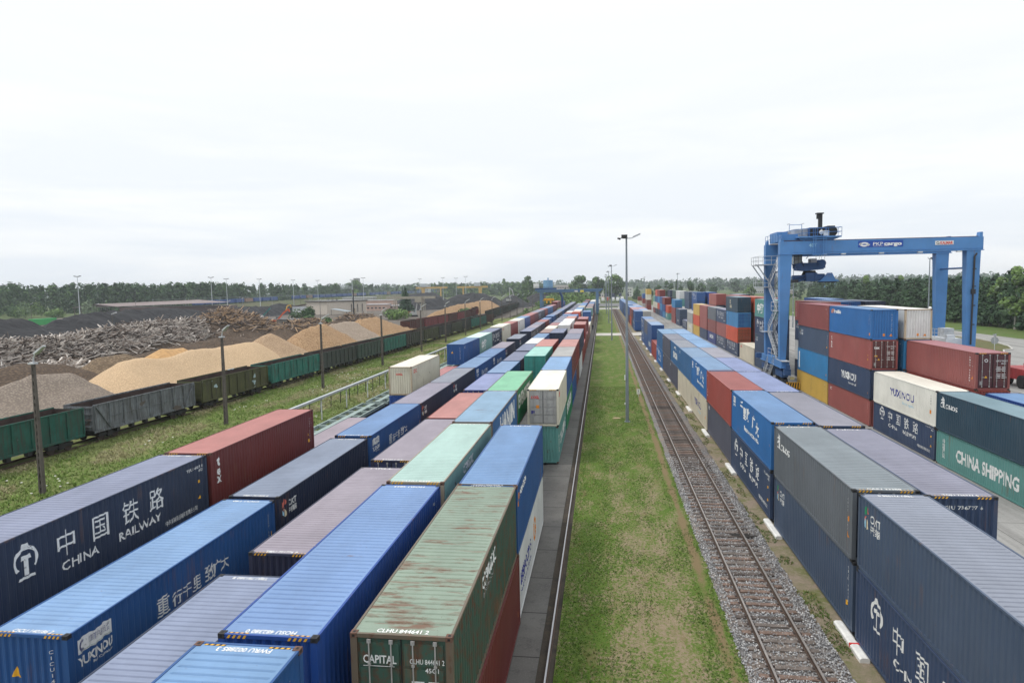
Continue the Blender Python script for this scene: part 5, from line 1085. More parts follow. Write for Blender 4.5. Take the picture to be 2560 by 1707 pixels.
# empty skeletal wagons behind the leftmost row
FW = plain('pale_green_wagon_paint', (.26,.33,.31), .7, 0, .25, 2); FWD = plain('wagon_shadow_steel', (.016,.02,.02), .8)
def skeletal(loc, label):
    t = thing('flat_wagon', label, 'container wagon', loc, 0, 'empty container wagons on the siding')
    b = MB(); Lw = 19.6
    for x in (-1.3,1.15): b.box(x,x+.16,0,Lw,.9,1.2)
    b.box(-.28,.28,0,Lw,.85,1.16)
    for k in range(9): y = k*Lw/8; b.box(-1.14,-.28,max(0,y-.12),min(Lw,y+.12),.92,1.17); b.box(.28,1.15,max(0,y-.12),min(Lw,y+.12),.92,1.17)
    b.build('frame', FW, t); b = MB(); b.box(-1.12,1.12,.1,Lw-.1,.5,.8); b.build('under_shade_panel', FWD, t)  # dark fill panel added below the open frame in place of shade
    for y in (2.2,Lw-2.2):
        b = MB(); b.box(-1.0,-.8,y-1.2,y+1.2,.4,.75); b.box(.8,1.0,y-1.2,y+1.2,.4,.75); b.box(-.8,.8,y-.15,y+.15,.45,.7); bo = b.build('bogie', FWD, t)
        for dy in (-.9,.9): b = MB(); b.cyl((-.85,y+dy,.46),(.85,y+dy,.46),.46,14); b.build('wheelset', DARK, bo)
    b = MB()
    for y in (-.6,Lw+.0): b.box(-.15,.15,y,y+.6,.75,1.0)
    b.build('coupler', DARK, t)
skeletal((-25.3,53.2,.1), 'nearest empty pale green container wagon with open frame'); skeletal((-25.3,73.9,.1), 'second empty pale green container wagon, beside the cream container'); skeletal((-25.3,94.6,.1), 'farther empty container wagon behind the blue ribbed-end container')
for x in (-26.05,-24.55): 
    b = MB(); b.box(x-.035,x+.035,40,150,-.05,.12); tag(b.build('siding_rail', plain('rail_rust', (.09,.06,.045))), f'rusty siding rail under the empty wagons, {"left" if x < -25.5 else "right"} one', 'rail')
tag(sheet('siding_bed', rectp(-27.5,-23.0,30,330), -.045, soil('siding_ballast', (.12,.115,.11), (.16,.15,.14), (.10,.11,.06), .5, 2)), kind='structure')
# ---------------------------------------------------------------- freight wagons left of the weeds
def gon_paint(col, patch=None):
    k = ('gon', col, patch)
    if k in _mc: return _mc[k]
    g = G('wagon_paint'); a = g.noise(g.vec((.5,.5,.5), True), 1.6, 8, .72); s = g.noise(g.vec((2.4,2.4,.3), True), 1.6, 7, .7); b_ = g.noise(g.vec((.3,.5,.9), True), .9, 3, .5)
    c = g.mix(g.ramp(a,.35,.7), col, mul(col,.55)); c = g.mix(g.ramp(s,.42,.70), c, (.05,.045,.038)); c = g.mix(g.ramp(a,.62,.72), c, tuple(x*.6+.12 for x in col))
    if patch: c = g.mix(g.ramp(b_,.67,.68), c, patch)
    _mc[k] = g.end(c, .75, 0, .25); return _mc[k]
INR = plain('wagon_rusty_inside', (.045,.028,.024), .9, 0, .5, .8)
def gondola(loc, rz, col, label, group, Lw=14.4, patch=None, diag=False, detail=True):
    t = thing('gondola_wagon', label, 'freight wagon', loc, rz, group); p = gon_paint(col, patch); Wd = 3.05; z0, z1 = 1.2, 3.5
    b = MB()
    for x in (0, Wd-.05): b.box(x,x+.05,.05,Lw-.05,z0,z1)
    for x in (-.06, Wd-.06): b.box(x,x+.12,0,Lw,z1,z1+.12); b.box(x,x+.12,0,Lw,z0-.22,z0)
    n = 8
    for i in range(n+1):
        y = .05 + i*(Lw-.2)/n
        for x in (-.11, Wd): b.box(x,x+.11,y,y+.12,z0,z1)
    if diag:
        for y0,y1 in ((.2,2.0),(Lw-.2,Lw-2)): b.bar((Wd+.06,y0,z1),(Wd+.06,y1,z0),.1,.14,up=(1,0,0))
        b.box(Wd,Wd+.05,1.9,Lw-1.9,2.2,2.28)
    b.build('side_wall', p, t)
    b = MB()
    for y in (0.0, Lw-.05): b.box(.05,Wd-.05,y,y+.05,z0,z1)
    for y, yy in ((-.09,0), (Lw,Lw+.09)):
        for z in (1.5,2.1,2.7,3.3): b.box(.06,Wd-.06,y,yy,z,z+.12)
        for x in (0,Wd-.14): b.box(x,x+.14,y,yy,z0,z1)
    b.build('end_wall', p, t)
    b = MB(); b.box(.06,Wd-.06,.06,Lw-.06,z0,z0+.06); b.box(.055,.065,.06,Lw-.06,z0+.06,z1-.01); b.box(Wd-.065,Wd-.055,.06,Lw-.06,z0+.06,z1-.01); b.box(.07,Wd-.07,.055,.065,z0+.06,z1-.01); b.box(.07,Wd-.07,Lw-.065,Lw-.055,z0+.06,z1-.01)
    b.build('interior', INR, t)
    b = MB(); b.box(1.2,1.85,-.5,Lw+.5,.85,1.15); b.box(.3,Wd-.3,.3,.6,.8,1.15); b.box(.3,Wd-.3,Lw-.6,Lw-.3,.8,1.15)
    if detail:
        for y in range(3, int(Lw)-2, 2): b.bar((.2,y,1.1),(Wd-.2,y+.3,.75),.14); b.box(Wd-.5,Wd-.1,y,y+.4,.6,.95)
    b.build('underframe', DARK, t)
    for y in (2.3, Lw-2.3):
        b = MB()
        for x in (.38,Wd-.5): b.box(x,x+.12,y-1.35,y+1.35,.45,.75); b.box(x-.06,x+.18,y-.3,y+.3,.3,.85)
        b.box(.5,Wd-.5,y-.2,y+.2,.5,.72); bo = b.build('bogie', DARK, t)
        if detail:
            for dy in (-.92,.92): b = MB(); b.cyl((.55,y+dy,.47),(Wd-.55,y+dy,.47),.08,8); b.cyl((.55,y+dy,.47),(.68,y+dy,.47),.47,14); b.cyl((Wd-.68,y+dy,.47),(Wd-.55,y+dy,.47),.47,14); b.build('wheelset', plain('rusty_wheel', (.05,.035,.028), .8), bo)
    return t
gw = 'gondola wagons beside the heaps'
for i, (y, L_, col, look, pt, dg) in enumerate(((41.2,15,(.022,.125,.095),'dark green',None,False),(57.4,15.2,(.19,.21,.23),'weathered grey braced',(.10,.085,.075),True),(74,15.1,(.095,.10,.040),'olive, pale-patched',(.34,.44,.48),False),(90.2,15.3,(.035,.21,.17),'bright teal',None,False),(106.7,14.6,(.055,.072,.065),'black-green',None,False),(122,14.0,(.06,.10,.082),'grey-green',None,False),(136.6,14.2,(.035,.20,.16),'dark teal',None,False),(151.6,13.6,(.06,.068,.055),'soot-dark',None,False),(165.8,13.2,(.085,.095,.05),'olive-dark',None,False),(179.6,13.4,(.05,.055,.055),'black-grey',None,False),(193.6,13.2,(.07,.082,.06),'drab olive',None,False),(207.4,11.6,(.05,.055,.056),'charcoal',None,False),(219.6,12,(.04,.20,.165),'faded teal',None,False),(232.2,12.4,(.05,.16,.135),'dusky teal',None,False),(245.2,14,(.10,.045,.04),'maroon-brown',None,False))):
    x = -46.9 + .028*(y-57) - 3.05
    gondola((x,y,.02), -.028, col, f'{look} open wagon, {ORD[i+1]} from camera beside the heaps', gw, L_, pt, dg, i < 8)
gr2 = 'red open wagons behind the long wagon line'
P_ = [(-61.9,210.5),(-60.9,226),(-60,241),(-59.6,256),(-59.4,271),(-59.3,286),(-59.5,301),(-60.3,316.5),(-62,332),(-64.7,347.5),(-68.2,362.5),(-72.5,377.5),(-77,392)]
for i, (p, q) in enumerate(zip(P_, P_[1:])): gondola((p[0]-1.5,p[1],.0), -math.atan2(q[0]-p[0], q[1]-p[1]), ((.12,.045,.038),(.26,.06,.065),(.13,.05,.042))[i % 3 if i != 2 else 1], f'rust-red open wagon, {ORD[i+1]} of the curving siding line', gr2, 14.0, None, False, False)
for i in range(10): y = 292+15.5*i; gondola((-50.2-.044*(y-292),y,.0), .044, ((.05,.062,.055),(.06,.075,.05),(.05,.10,.085))[i % 3], f'dark far open wagon, {ORD[i+1]} past the end of the wagon line', 'dark wagons past the end of the wagon line', 14.2, None, False, False)
for s in (0,1):
    b = MB()
    for p, q in zip([(-46.9+.028*(y-57)-.75-1.52*s, y) for y in range(30,470,20)], [(-46.9+.028*(y-57)-.75-1.52*s, y) for y in range(50,490,20)]): b.bar((p[0],p[1],-.0),(q[0],q[1],.0),.08,.14)
    tag(b.build('wagon_rail', plain('rail_rust', (.09,.06,.045))), ('rusty rail under the open wagons, nearer the weeds','rusty rail under the open wagons, nearer the heaps')[s], 'rail')
# ---------------------------------------------------------------- heaps
def heap(name, label, ridge, m, slope=.68, cell=.7, rough=.25, nsc=.35, kind=None, top=.35, cat='heap', z0=-.12, seed=0):
    """height field falling away at the angle of repose from a ridge line of (x, y, height)"""
    segs = list(zip(ridge, ridge[1:])) if len(ridge) > 1 else [(ridge[0],ridge[0])]
    hm = max(p[2] for p in ridge)/slope + 2
    x0 = min(p[0] for p in ridge)-hm; x1 = max(p[0] for p in ridge)+hm; y0 = min(p[1] for p in ridge)-hm; y1 = max(p[1] for p in ridge)+hm
    nx = int((x1-x0)/cell)+1; ny = int((y1-y0)/cell)+1; Hh = {}
    for j in range(ny+1):
        for i in range(nx+1):
            x = x0+i*cell; y = y0+j*cell; h = -9
            wx = x + 1.2*noise.noise((x*.11,y*.11,seed)); wy = y + 1.2*noise.noise((x*.11,y*.11,seed+5))
            for a, c in segs:
                dx, dy = c[0]-a[0], c[1]-a[1]; L2 = dx*dx+dy*dy; t = 0 if L2 == 0 else max(0,min(1,((wx-a[0])*dx+(wy-a[1])*dy)/L2))
                d = math.hypot(wx-a[0]-t*dx, wy-a[1]-t*dy); hh = a[2]+(c[2]-a[2])*t
                d = math.sqrt(d*d+top*top)-top; h = max(h, hh-slope*d)
            if h > -1.2: h += rough*noise.noise((x*nsc,y*nsc,seed)) + rough*.5*noise.noise((x*nsc*3,y*nsc*3,seed+2)) + rough*.25*noise.noise((x*nsc*8,y*nsc*8,seed+2))
            Hh[i,j] = h
    b = MB(); idx = {}
    def vid(i,j):
        if (i,j) not in idx: idx[i,j] = len(b.v); b.v.append((x0+i*cell, y0+j*cell, z0+max(-.15,Hh[i,j])))
        return idx[i,j]
    for j in range(ny):
        for i in range(nx):
            if max(Hh[i,j],Hh[i+1,j],Hh[i,j+1],Hh[i+1,j+1]) > -.1: b.f.append((vid(i,j),vid(i+1,j),vid(i+1,j+1),vid(i,j+1))); b.m.append(0)
    o = b.build(name, m, smooth=cell < 1, fix=False); tag(o, label, cat, kind=kind)
    return o, lambda x, y: Hh.get((int(round((x-x0)/cell)), int(round((y-y0)/cell))), -9)
def grain(name, c1, c2, c3, sc, rough=.95, bump=.5):
    g = G(name); v = g.vec(); a = g.noise(g.vec((.5,.5,1.2)), .35, 6, .65, .5); f = g.noise(v, sc, 5, .75); vo = g.n('ShaderNodeTexVoronoi'); vo.inputs['Scale'].default_value = sc*.9; g.l(v, vo.inputs['Vector'])
    c = g.mix(g.ramp(a,.35,.65), c1, c2); c = g.mix(g.ramp(f,.48,.72), c, c3); c = g.mix(g.ramp(vo.outputs['Distance'],.1,.6), c, mul(c3,.8)); g.bump(f, bump, .25); return g.end(c, rough, 0, .15)
SAND = grain('pale_sand', (.66,.49,.315), (.61,.44,.275), (.56,.40,.25), 6, .95, .15)
CHIP1 = grain('pale_wood_chips', (.56,.41,.27), (.50,.36,.235), (.42,.29,.185), 4.5)
CHIP2 = grain('orange_wood_chips', (.48,.32,.18), (.55,.38,.23), (.34,.215,.12), 4)
CHIP3 = grain('grey_wood_chips', (.46,.38,.30), (.42,.34,.27), (.34,.27,.21), 4)
GREYC = grain('grey_bark_chips', (.37,.315,.26), (.32,.26,.205), (.25,.205,.17), 5)
BROWN = grain('brown_bark', (.14,.10,.072), (.18,.13,.09), (.10,.075,.058), 3)
TANB = grain('tan_bark', (.33,.245,.16), (.24,.175,.115), (.17,.125,.085), 3)
COAL = grain('coal', (.018,.018,.020), (.026,.026,.029), (.042,.042,.046), 1.4, .7, .9)
heap('sand_heap', 'long pale yellow sand heap behind the wagons', [(-64,84,4.7),(-64,88,5.0),(-64,93,4.5),(-63.5,99,5.2),(-63,106,4.8),(-62.5,112,5.2),(-62.5,117,4.7)], SAND, .66, .6, .16, .3, seed=1)
heap('chip_heap', 'single pale cone of wood chips beside the sand heap', [(-62.5,119,5.5),(-62.3,122.5,6.1)], CHIP1, .66, .55, .2, .5, seed=2)
heap('chip_heap', 'large orange wood chip heap behind the teal wagon', [(-62,133,5.0),(-62,140,6.4),(-62.5,150,6.2)], CHIP2, .68, .6, .3, .5, seed=3)
heap('chip_heap', 'greyish band of wood chips between the orange chip heaps', [(-62.5,153,6.0),(-62.5,166,6.15)], CHIP3, .68, .6, .3, .5, seed=4)
heap('chip_heap', 'far orange wood chip heap sloping down to the track', [(-62.5,170,6.2),(-62.5,184,6.3),(-62.5,193,4.6),(-62,204,2.6),(-60,216,1.0)], CHIP2, .62, .6, .3, .5, seed=5)
heap('chip_heap', 'distant orange chip heap behind the red wagons', [(-79,318,2.5),(-74,335,5.2),(-71,365,5.6),(-70,395,6.2),(-70,420,5.6)], CHIP2, .6, 1.2, .4, .3, seed=6)
heap('bark_heap', 'grey bark heap behind the dark green wagon', [(-60,57,4.2),(-60,61,4.8),(-60,65.5,5.5),(-60,69.5,5.2),(-60.5,71.5,4.3)], GREYC, .64, .5, .2, .6, seed=7)
heap('bark_heap', 'grey heap behind the nearest wagon, cut by the left edge', [(-70,52,5.2),(-66,57,4.2)], GREYC, .6, .6, .2, .6, seed=8)
heap('soil_heap', 'dark brown bark heap between grey bark and timber pile', [(-82,78,3.6),(-80,86,4.5),(-80,93,3.6)], BROWN, .5, .7, .3, .5, seed=9)
heap('soil_heap', 'tan bark heap left of the sand heap tip', [(-80,100,3.9),(-78,104,4.1)], TANB, .6, .6, .25, .5, seed=10)
heap('soil_heap', 'low dark soil ridge behind the sand heap', [(-84,112,2.8),(-84,124,3.4),(-82,140,4.2),(-80,152,3.0)], BROWN, .55, .8, .4, .5, seed=11)
heap('sawdust_heap', 'small orange sawdust heap behind the sand heap', [(-74,106,4.6),(-73,112,4.3)], plain('orange_sawdust', (.45,.27,.12), .95), .6, .7, .15, .5, seed=12)
heap('coal_heap', 'leftmost black coal heap before the forest', [(-175,158,6.8),(-172,176,7.4),(-170,183,7.0)], COAL, .6, 1.2, .8, .25, seed=13)
heap('coal_heap', 'long black coal heap behind the grey timber', [(-171,196,6.2),(-170,203,7.6),(-170,216,8.0),(-170,234,8.2),(-172,255,8.0),(-176,280,6.4)], COAL, .6, 1.2, .8, .25, seed=14)
heap('coal_heap', 'low front coal bank behind the timber pile', [(-148,128,3.4),(-146,150,4.0),(-143,180,4.4),(-140,205,3.2)], COAL, .45, 1.2, .6, .25, seed=15)
heap('coal_heap', 'coal heap behind the white truck cab', [(-192,308,4.6),(-190,330,6.2),(-190,350,5.9),(-190,372,5.2)], COAL, .55, 1.4, .8, .25, seed=16)
heap('coal_heap', 'coal heap beside the yellow digger and brick building', [(-192,386,6.6),(-188,398,5.6)], COAL, .6, 1.4, .8, .25, seed=17)
for i, (r_, lab) in enumerate((([(-118,430,6),(-110,452,8.0)],'coal heap just right of the dark spruce'), ([(-104,470,7.5),(-92,480,10.2),(-86,486,8)],'highest far coal heap below the yellow crane'), ([(-80,470,6.5),(-74,455,8.2)],'coal heap left of the curved red wagons'), ([(-120,560,8),(-100,575,9)],'far coal ridge below the left yellow crane'), ([(-66,500,8.4),(-60,470,7.4),(-58,455,5)],'coal heap behind the far dark wagons'), ([(-50,520,9.0),(-42,540,7)],'coal heap left of the far blue gantry'), ([(-185,640,8),(-165,660,10)],'coal heap under the left yellow crane'))):
    heap('coal_heap', lab, r_, COAL, .6, 1.6, .8, .25, seed=20+i)
def timber(name, label, ridge, n, seed, cols, L=(1.5,5.0), th=.15):
    o, hf = heap(name, label, ridge, BROWN, .55, .9, .6, .4, seed=seed); rr = random.Random(seed); b = MB(); segs = list(zip(ridge, ridge[1:]))
    for k in range(n):
        a, c = rr.choice(segs); t = rr.random(); off = rr.gauss(0,1)*3.6; x = a[0]+(c[0]-a[0])*t + off; y = a[1]+(c[1]-a[1])*t + rr.uniform(-3.5,3.5); h = hf(x,y)
        if h < -.2: continue
        az = rr.uniform(0,6.3); el = rr.gauss(.05,.28); l = rr.uniform(*L)*(1 if rr.random() < .9 else 1.5); d = Vector((math.cos(az)*math.cos(el),math.sin(az)*math.cos(el),math.sin(el)))
        p = Vector((x,y,h+rr.uniform(-.1,.55))); b.mi = rr.randrange(len(cols)); w_ = th*rr.uniform(.6,1.5); b.bar(p-d*l/2, p+d*l/2, w_, w_*rr.uniform(.4,1))
    q = b.build('planks', cols, o, fix=False); return o
TB = [plain('old_grey_timber', (.46,.42,.39), .9, 0, .35, 3), plain('old_brown_timber', (.29,.24,.205), .9, 0, .35, 3), plain('pale_timber', (.60,.55,.50), .9, 0, .35, 3), plain('dark_timber', (.075,.058,.05), .9, 0, .35, 3)]
TBR = [plain('orange_timber', (.46,.32,.20), .9, 0, .35, 3), plain('old_brown_timber', (.29,.24,.205), .9, 0, .35, 3), plain('dark_timber', (.075,.058,.05), .9, 0, .35, 3)]
timber('timber_pile', 'huge tangled pile of grey waste timber before the coal', [(-112,88,4.6),(-111,100,5.0),(-110,113,5.0),(-109,124,4.8),(-109,134,5.2),(-108,146,6.2),(-107,160,6.4),(-105,172,6.2)], 12000, 31, TB)
timber('timber_pile', 'tall browner timber mound right of the grey timber', [(-103,170,7.0),(-102,176,8.6),(-100,183,6.8),(-96,190,3.6),(-90,200,1.8)], 3600, 32, TBR)
timber('timber_pile', 'low pile of long pale boards below the grey timber', [(-88,97,2.2),(-88,103,2.2)], 260, 33, TB[:3], (3,7), .22)
timber('timber_pile', 'broken timber heap behind the orange chip heap', [(-84,176,5.2),(-82,190,5.2)], 1400, 34, TBR, (1,3))
timber('timber_pile', 'small timber heap below the brick building', [(-92,236,4.5),(-86,246,4.2)], 900, 35, TBR, (1,3))
# ---------------------------------------------------------------- buildings of the left yard
BRK = grain('pale_brick_wall', (.72,.66,.57), (.68,.61,.53), (.60,.54,.47), 5, .9, .1); RF = plain('pale_flat_roof', (.52,.53,.55), .8, 0, .15, .3)
t = thing('brick_building', 'pale brick workshop with flat roof in the left yard', 'building', (-154,371,-.1)); A_, B_, C_ = (-15,6), (0,0), (19.5,9.5); D_ = (A_[0]+C_[0], A_[1]+C_[1])
b = MB(); b.prism([B_,C_,D_,A_],'z',0,7.3); b.build('wall', BRK, t)
b = MB(); b.prism([(x*1.06-.2,y*1.06-.8) for x, y in (B_,C_,D_,A_)],'z',7.3,7.9); rf_ = b.build('roof', plain('dark_eave', (.10,.095,.09)), t); b = MB(); b.prism([(x*1.055-.2,y*1.055-.7) for x, y in (B_,C_,D_,A_)],'z',7.9,7.96); b.build('roof_sheet', RF, rf_)
b = MB()
for k in (.3,.5,.7): b.box(A_[0]*k+6,A_[0]*k+7,A_[1]*k+7,A_[1]*k+8,7.9,8.6)
b.build('roof_vent', DARK, rf_)
b = MB(); b.prism([(0,0),(-.3,0),(-.3,-.2),(0,-.2)],'z',0,7.3); b.build('corner_pier', BRK, t)
for k in (.62,.78,.9):
    x, y = C_[0]*k, C_[1]*k; b = MB(); b.bar((x,y-.1,1.2),(x,y-.1,5.8),1.0,.12); b.build('window', plain('dark_window', (.05,.05,.06), .3), t)
b = MB(); b.bar((C_[0]*.7,C_[1]*.7-.15,0),(C_[0]*.7,C_[1]*.7-.15,3.2),1.6,.1); b.build('door', plain('ochre_door', (.32,.25,.12)), t)
t = thing('shed', 'white shed joined to the brick workshop at left', 'shed', (-172,380,-.1)); b = MB(); b.box(-7,2.6,0,9,0,4.6); b.build('wall', plain('white_shed_wall', (.60,.62,.66), .7, 0, .05), t); b = MB(); b.prism([(-7.3,4.6),(2.8,6.0),(2.8,6.3),(-7.3,4.9)],'y',-.4,9.3); b.build('roof', plain('brown_shed_roof', (.13,.09,.08)), t)
t = thing('lean_to', 'corrugated lean-to roof on posts before the brick workshop', 'shed', (-148,362,-.1)); b = MB(); b.add([(-.5,0,3.4),(9,-1,2.0),(10.5,3.5,2.1),(1,4.5,3.6)],[(0,1,2,3)]); b.add([(-.5,0,3.3),(9,-1,1.9),(10.5,3.5,2.0),(1,4.5,3.5)],[(0,1,2,3)]); b.build('roof', plain('lean_to_tin', (.32,.37,.40), .5, .2), t)
for x, y, z in ((-.3,.4,3.2),(8.7,-.6,1.8),(10,3.2,1.9)): b = MB(); b.cyl((x,y,0),(x,y,z),.12,6); b.build('post', DARK, t)
t = thing('chimney', 'thin black chimney pipe before the brick workshop', 'chimney', (-137.5,368,-.1)); b = MB(); b.cyl((0,0,0),(0,0,13.4),.42,10,.36); b.build('pipe', DARK, t); b = MB(); b.cyl((0,0,13.4),(0,0,13.7),.48,10); b.build('rim', BLACK, t)
t = thing('hut', 'low grey flat-roofed hut behind the timber', 'hut', (-122.5,246,-.1), R(-18)); b = MB(); b.box(0,11,0,7,0,3.0); b.build('wall', concrete('old_hut_wall', (.20,.19,.17)), t); b = MB(); b.box(-.5,11.5,-.5,7.5,3.0,3.3); b.build('roof', plain('tar_roof', (.10,.10,.10), .8), t)
PK = plain('pink_render', (.52,.37,.31), .9, 0, .08)
for nm, lab, x, y, wd, h in (('house','pink rendered building right of the brick workshop',-152.5,430,14,3.8),('house','longer pink building farther behind the pink one',-184,520,23,5.0),('house','low white building between pink building and spruce',-140,440,14,2.6)):
    t = thing(nm, lab, 'building', (x,y,-.1)); b = MB(); b.box(0,wd,0,8,0,h); b.build('wall', PK if 'pink' in lab else WHITE, t); b = MB(); b.box(-.4,wd+.4,-.5,8.5,h,h+.4); b.build('roof', RF, t)
    for k in range(int(wd/2.6)): b = MB(); b.box(1+k*2.6,2.4+k*2.6,-.05,.0,1.2,2.2); b.build('window', plain('dark_window', (.05,.05,.06), .3), t)
t = thing('storage_shed', 'long open shed with wide brown roof behind the coal', 'shed', (-335,400,-.1), R(12)); RB = plain('brown_sheet_roof', (.21,.165,.16), .7, 0, .06)
b = MB(); b.prism([(0,5.6),(14,7.6),(28,5.8),(28,5.5),(14,7.3),(0,5.3)],'y',-4,0); b.add([(0,-4,5.6),(28,-4,5.8),(100,-12,7.4),(72,14,9.0),(14,0,7.6)],[(0,1,4),(1,2,3,4)]); b.build('roof', RB, t)
b = MB(); b.box(30,98,-6,10,0,5.2); b.build('wall', plain('brown_shed_wall', (.09,.06,.055)), t)
for k in range(7): b = MB(); b.box(1+4*k,1.4+4*k,-3.5,-3.1,0,5.6); b.build('post', CP, t)
container(-262, 284, .0, (.03,.32,.08), '', 'bright green container far left between two coal heaps', L_='45', lod=2, roof=(.10,.50,.20))
# far town
for nm, lab, x, y, wd, dp, h, col in (('apartment_block','distant grey tower block above the yard trees',-372,1000,7,8,30.5,(.33,.33,.33)),('office_building','long white and brick building behind the far gantry',-62,900,20,12,14.5,(.55,.50,.48)),('house','distant white building by the middle trees',-42,880,14,10,11.5,(.58,.55,.53)),('warehouse','distant white warehouse right of the middle trees',29,800,6,10,10.5,(.6,.6,.58)),('warehouse','distant grey hall behind the yellow cranes',-240,900,10,10,19,(.42,.44,.46)),('warehouse','distant low white hall right of the gantry',-3,800,8,8,4.8,(.6,.58,.55)),('farmhouse','distant pale house in the meadow behind the crane',150,640,22,10,6,(.42,.36,.34)),('warehouse','distant blue-roofed hall above the right forest',330,1100,24,12,17,(.10,.25,.42)),('warehouse','distant pale hall at the foot of the right hills',190,900,18,10,6,(.5,.5,.5)),('warehouse','distant hall right of the storage shed among masts',-250,640,30,12,6,(.34,.33,.32)),('warehouse','distant dark hall left of the yellow cranes',-215,720,26,12,7,(.24,.22,.21))):
    t = thing(nm, lab, 'building', (x,y,-.3)); b = MB(); b.box(0,wd,0,dp,0,h); b.build('wall', plain(lab[:28].replace(' ','_'), col, .9, 0, .06), t); b = MB(); b.box(-.3,wd+.3,-.3,dp+.3,h,h+.5); b.build('roof', RF, t)
    fl = int(h/3.2); nw = int(wd/2.2)
    for f in range(fl):
        for k in range(nw):
            if fl*nw > 40 and (f+k) % 2: continue
            b = MB(); b.box(.6+k*2.2,1.8+k*2.2,-.06,0,1+f*3.2,2.5+f*3.2); b.build('window', plain('dark_window', (.05,.05,.06), .3), t)
# far freight train of blue boxes along the forest
ft = []; TL = [(-318,500,4.0),(-303,690,6.0),(-285,930,6.8),(-262,1250,7.2)]
def along(d):
    for p, q in zip(TL, TL[1:]):
        n = math.hypot(q[0]-p[0], q[1]-p[1])
        if d <= n: return tuple(p[k]+(q[k]-p[k])*d/n for k in range(3))
        d -= n
    return TL[-1]
for i in range(54):
    if i in (9,10,24,37): continue
    x, y, z = along(-0+13.6*i); c = ((.02,.07,.24), (.10,.22,.45)) if i % 8 != 5 else ((.24,.15,.11), (.3,.2,.16))
    ft.append((x, y, z, 12.6, 3.1, *c))
merge_far('freight_train', 'distant freight train of blue containers below the left forest', ft)
b = MB(); P = [along(13.6*i) for i in range(-1,56)]
for x, y, z in P: b.v += [(x-9,y,-.3),(x-2,y,z-1.2),(x+5,y,z-1.2),(x+14,y,-.3)]
for k in range(len(P)-1):
    for q in range(3): b.f.append((4*k+q,4*k+q+1,4*k+q+5,4*k+q+4)); b.m.append(0)
tag(b.build('railway_embankment_ground', soil('embankment_grass', (.11,.13,.05), (.14,.13,.08), (.08,.10,.04), .05, .4), fix=False), kind='structure')
# vehicles -----------------------------------------------------------------
def truck(loc, rz, cabcol, trcol, label, group=None, tip=False):
    t = thing('truck', label, 'truck', loc, rz, group); cm = plain('truck_cab_%d' % int(cabcol[0]*100), cabcol, .4, 0, .05)
    b = MB(); b.prism([(0,.9),(-2.2,.9),(-2.2,3.6),(-.5,3.7),(-.1,2.4),(0,2.2)],'x',-1.2,1.2); cb = b.build('cab', cm, t)
    b = MB(); b.add([(-1.05,-.1+.02,2.35),(1.05,-.08,2.35),(1.05,-.47,3.45),(-1.05,-.47,3.45)],[(0,1,2,3)]); b.box(-1.23,-1.2,-1.6,-.5,2.3,3.1); b.box(1.2,1.23,-1.6,-.5,2.3,3.1); b.build('window', GLASS, cb)
    for s in (-.9,.9): b = MB(); b.box(s-.2,s+.2,-.02,.03,1.0,1.25); b.build('headlight', STEEL, cb)
    b = MB(); b.box(-.5,.5,-12,-.5,.75,1.05); b.build('chassis', DARK, t)
    b = MB(); b.box(-1.25,1.25,-12.2,-2.6,1.15,2.2 if tip else 3.9); b.build('trailer', plain('truck_body_%d' % int(trcol[2]*100), trcol, .6), t)
    for y in (-1.2,-3.4,-9,-10.4):
        for x in (-1.1,.8): b = MB(); b.cyl((x,y,.5),(x+.3,y,.5),.5,14); b.build('wheel', BLACK, t)
for i, (x, y, c1, c2) in enumerate(((.5,560,(.6,.6,.6),(.35,.12,.09)),(4.6,566,(.45,.09,.05),(.3,.3,.3)),(8.6,560,(.66,.66,.66),(.08,.10,.2)),(12.2,556,(.68,.68,.68),(.06,.08,.16)),(16.6,585,(.68,.68,.66),(.2,.2,.22)))):
    truck((x,y,.0), PI, c1, c2, f'parked lorry facing the yard at the track end, {ORD[i+1]} from the left', 'lorries parked at the track end')
truck((-6.4,470,.0), PI*.9, (.7,.7,.7), (.65,.65,.65), 'white lorry at the far end of the crane rail rows')
for i in range(5): container(-4+6.3*i, 630, 3.0, (.035,.05,.10), '', f'dark blue box in the row behind the lorries, {ORD[i+1]} from left', L_='20', h='h', lod=2, group='dark boxes behind the lorries', keep=True, roof=(.08,.10,.16))
truck((-146,276,-.1), R(95), (.66,.66,.68), (.04,.22,.22), 'white-cabbed tipper truck between coal and timber', tip=True)
t = thing('conveyor', 'teal sloping conveyor belt beside the white tipper truck', 'conveyor', (-150,285,0)); b = MB(); b.bar((0,0,1.2),(4.5,2,6.4),1.3,.5); b.build('belt', plain('conveyor_teal', (.03,.16,.15)), t); b = MB(); b.bar((1.2,.6,0),(1.2,.6,2.4),.2); b.bar((3.4,1.6,0),(3.4,1.6,4.8),.2); b.build('leg', DARK, t)
def digger(loc, rz, col, label, arm):
    t = thing('excavator', label, 'excavator', loc, rz); m = plain('digger_%d_%d' % (int(col[0]*100), int(col[1]*100)), col, .5, 0, .08)
    for x in (-1.3,.8): b = MB(); b.box(x,x+.5,-1.8,1.8,0,.8); b.build('track', BLACK, t)
    b = MB(); b.box(-1.3,1.3,-1.9,1.2,.9,2.2); bd = b.build('body', m, t); b = MB(); b.box(-1.25,-.2,.2,1.5,2.2,3.4); b.build('cab', GLASS, t)
    b = MB()
    for p, q in zip(arm, arm[1:]): b.bar(p, q, .5, .7, w2=.35, h2=.45)
    b.build('arm', m, t); e = arm[-1]; b = MB(); b.prism([(e[1]-.5,e[2]),(e[1]+.5,e[2]),(e[1]+.3,e[2]-.9),(e[1]-.3,e[2]-.9)],'x',e[0]-.5,e[0]+.5); b.build('grab', DARK, t)
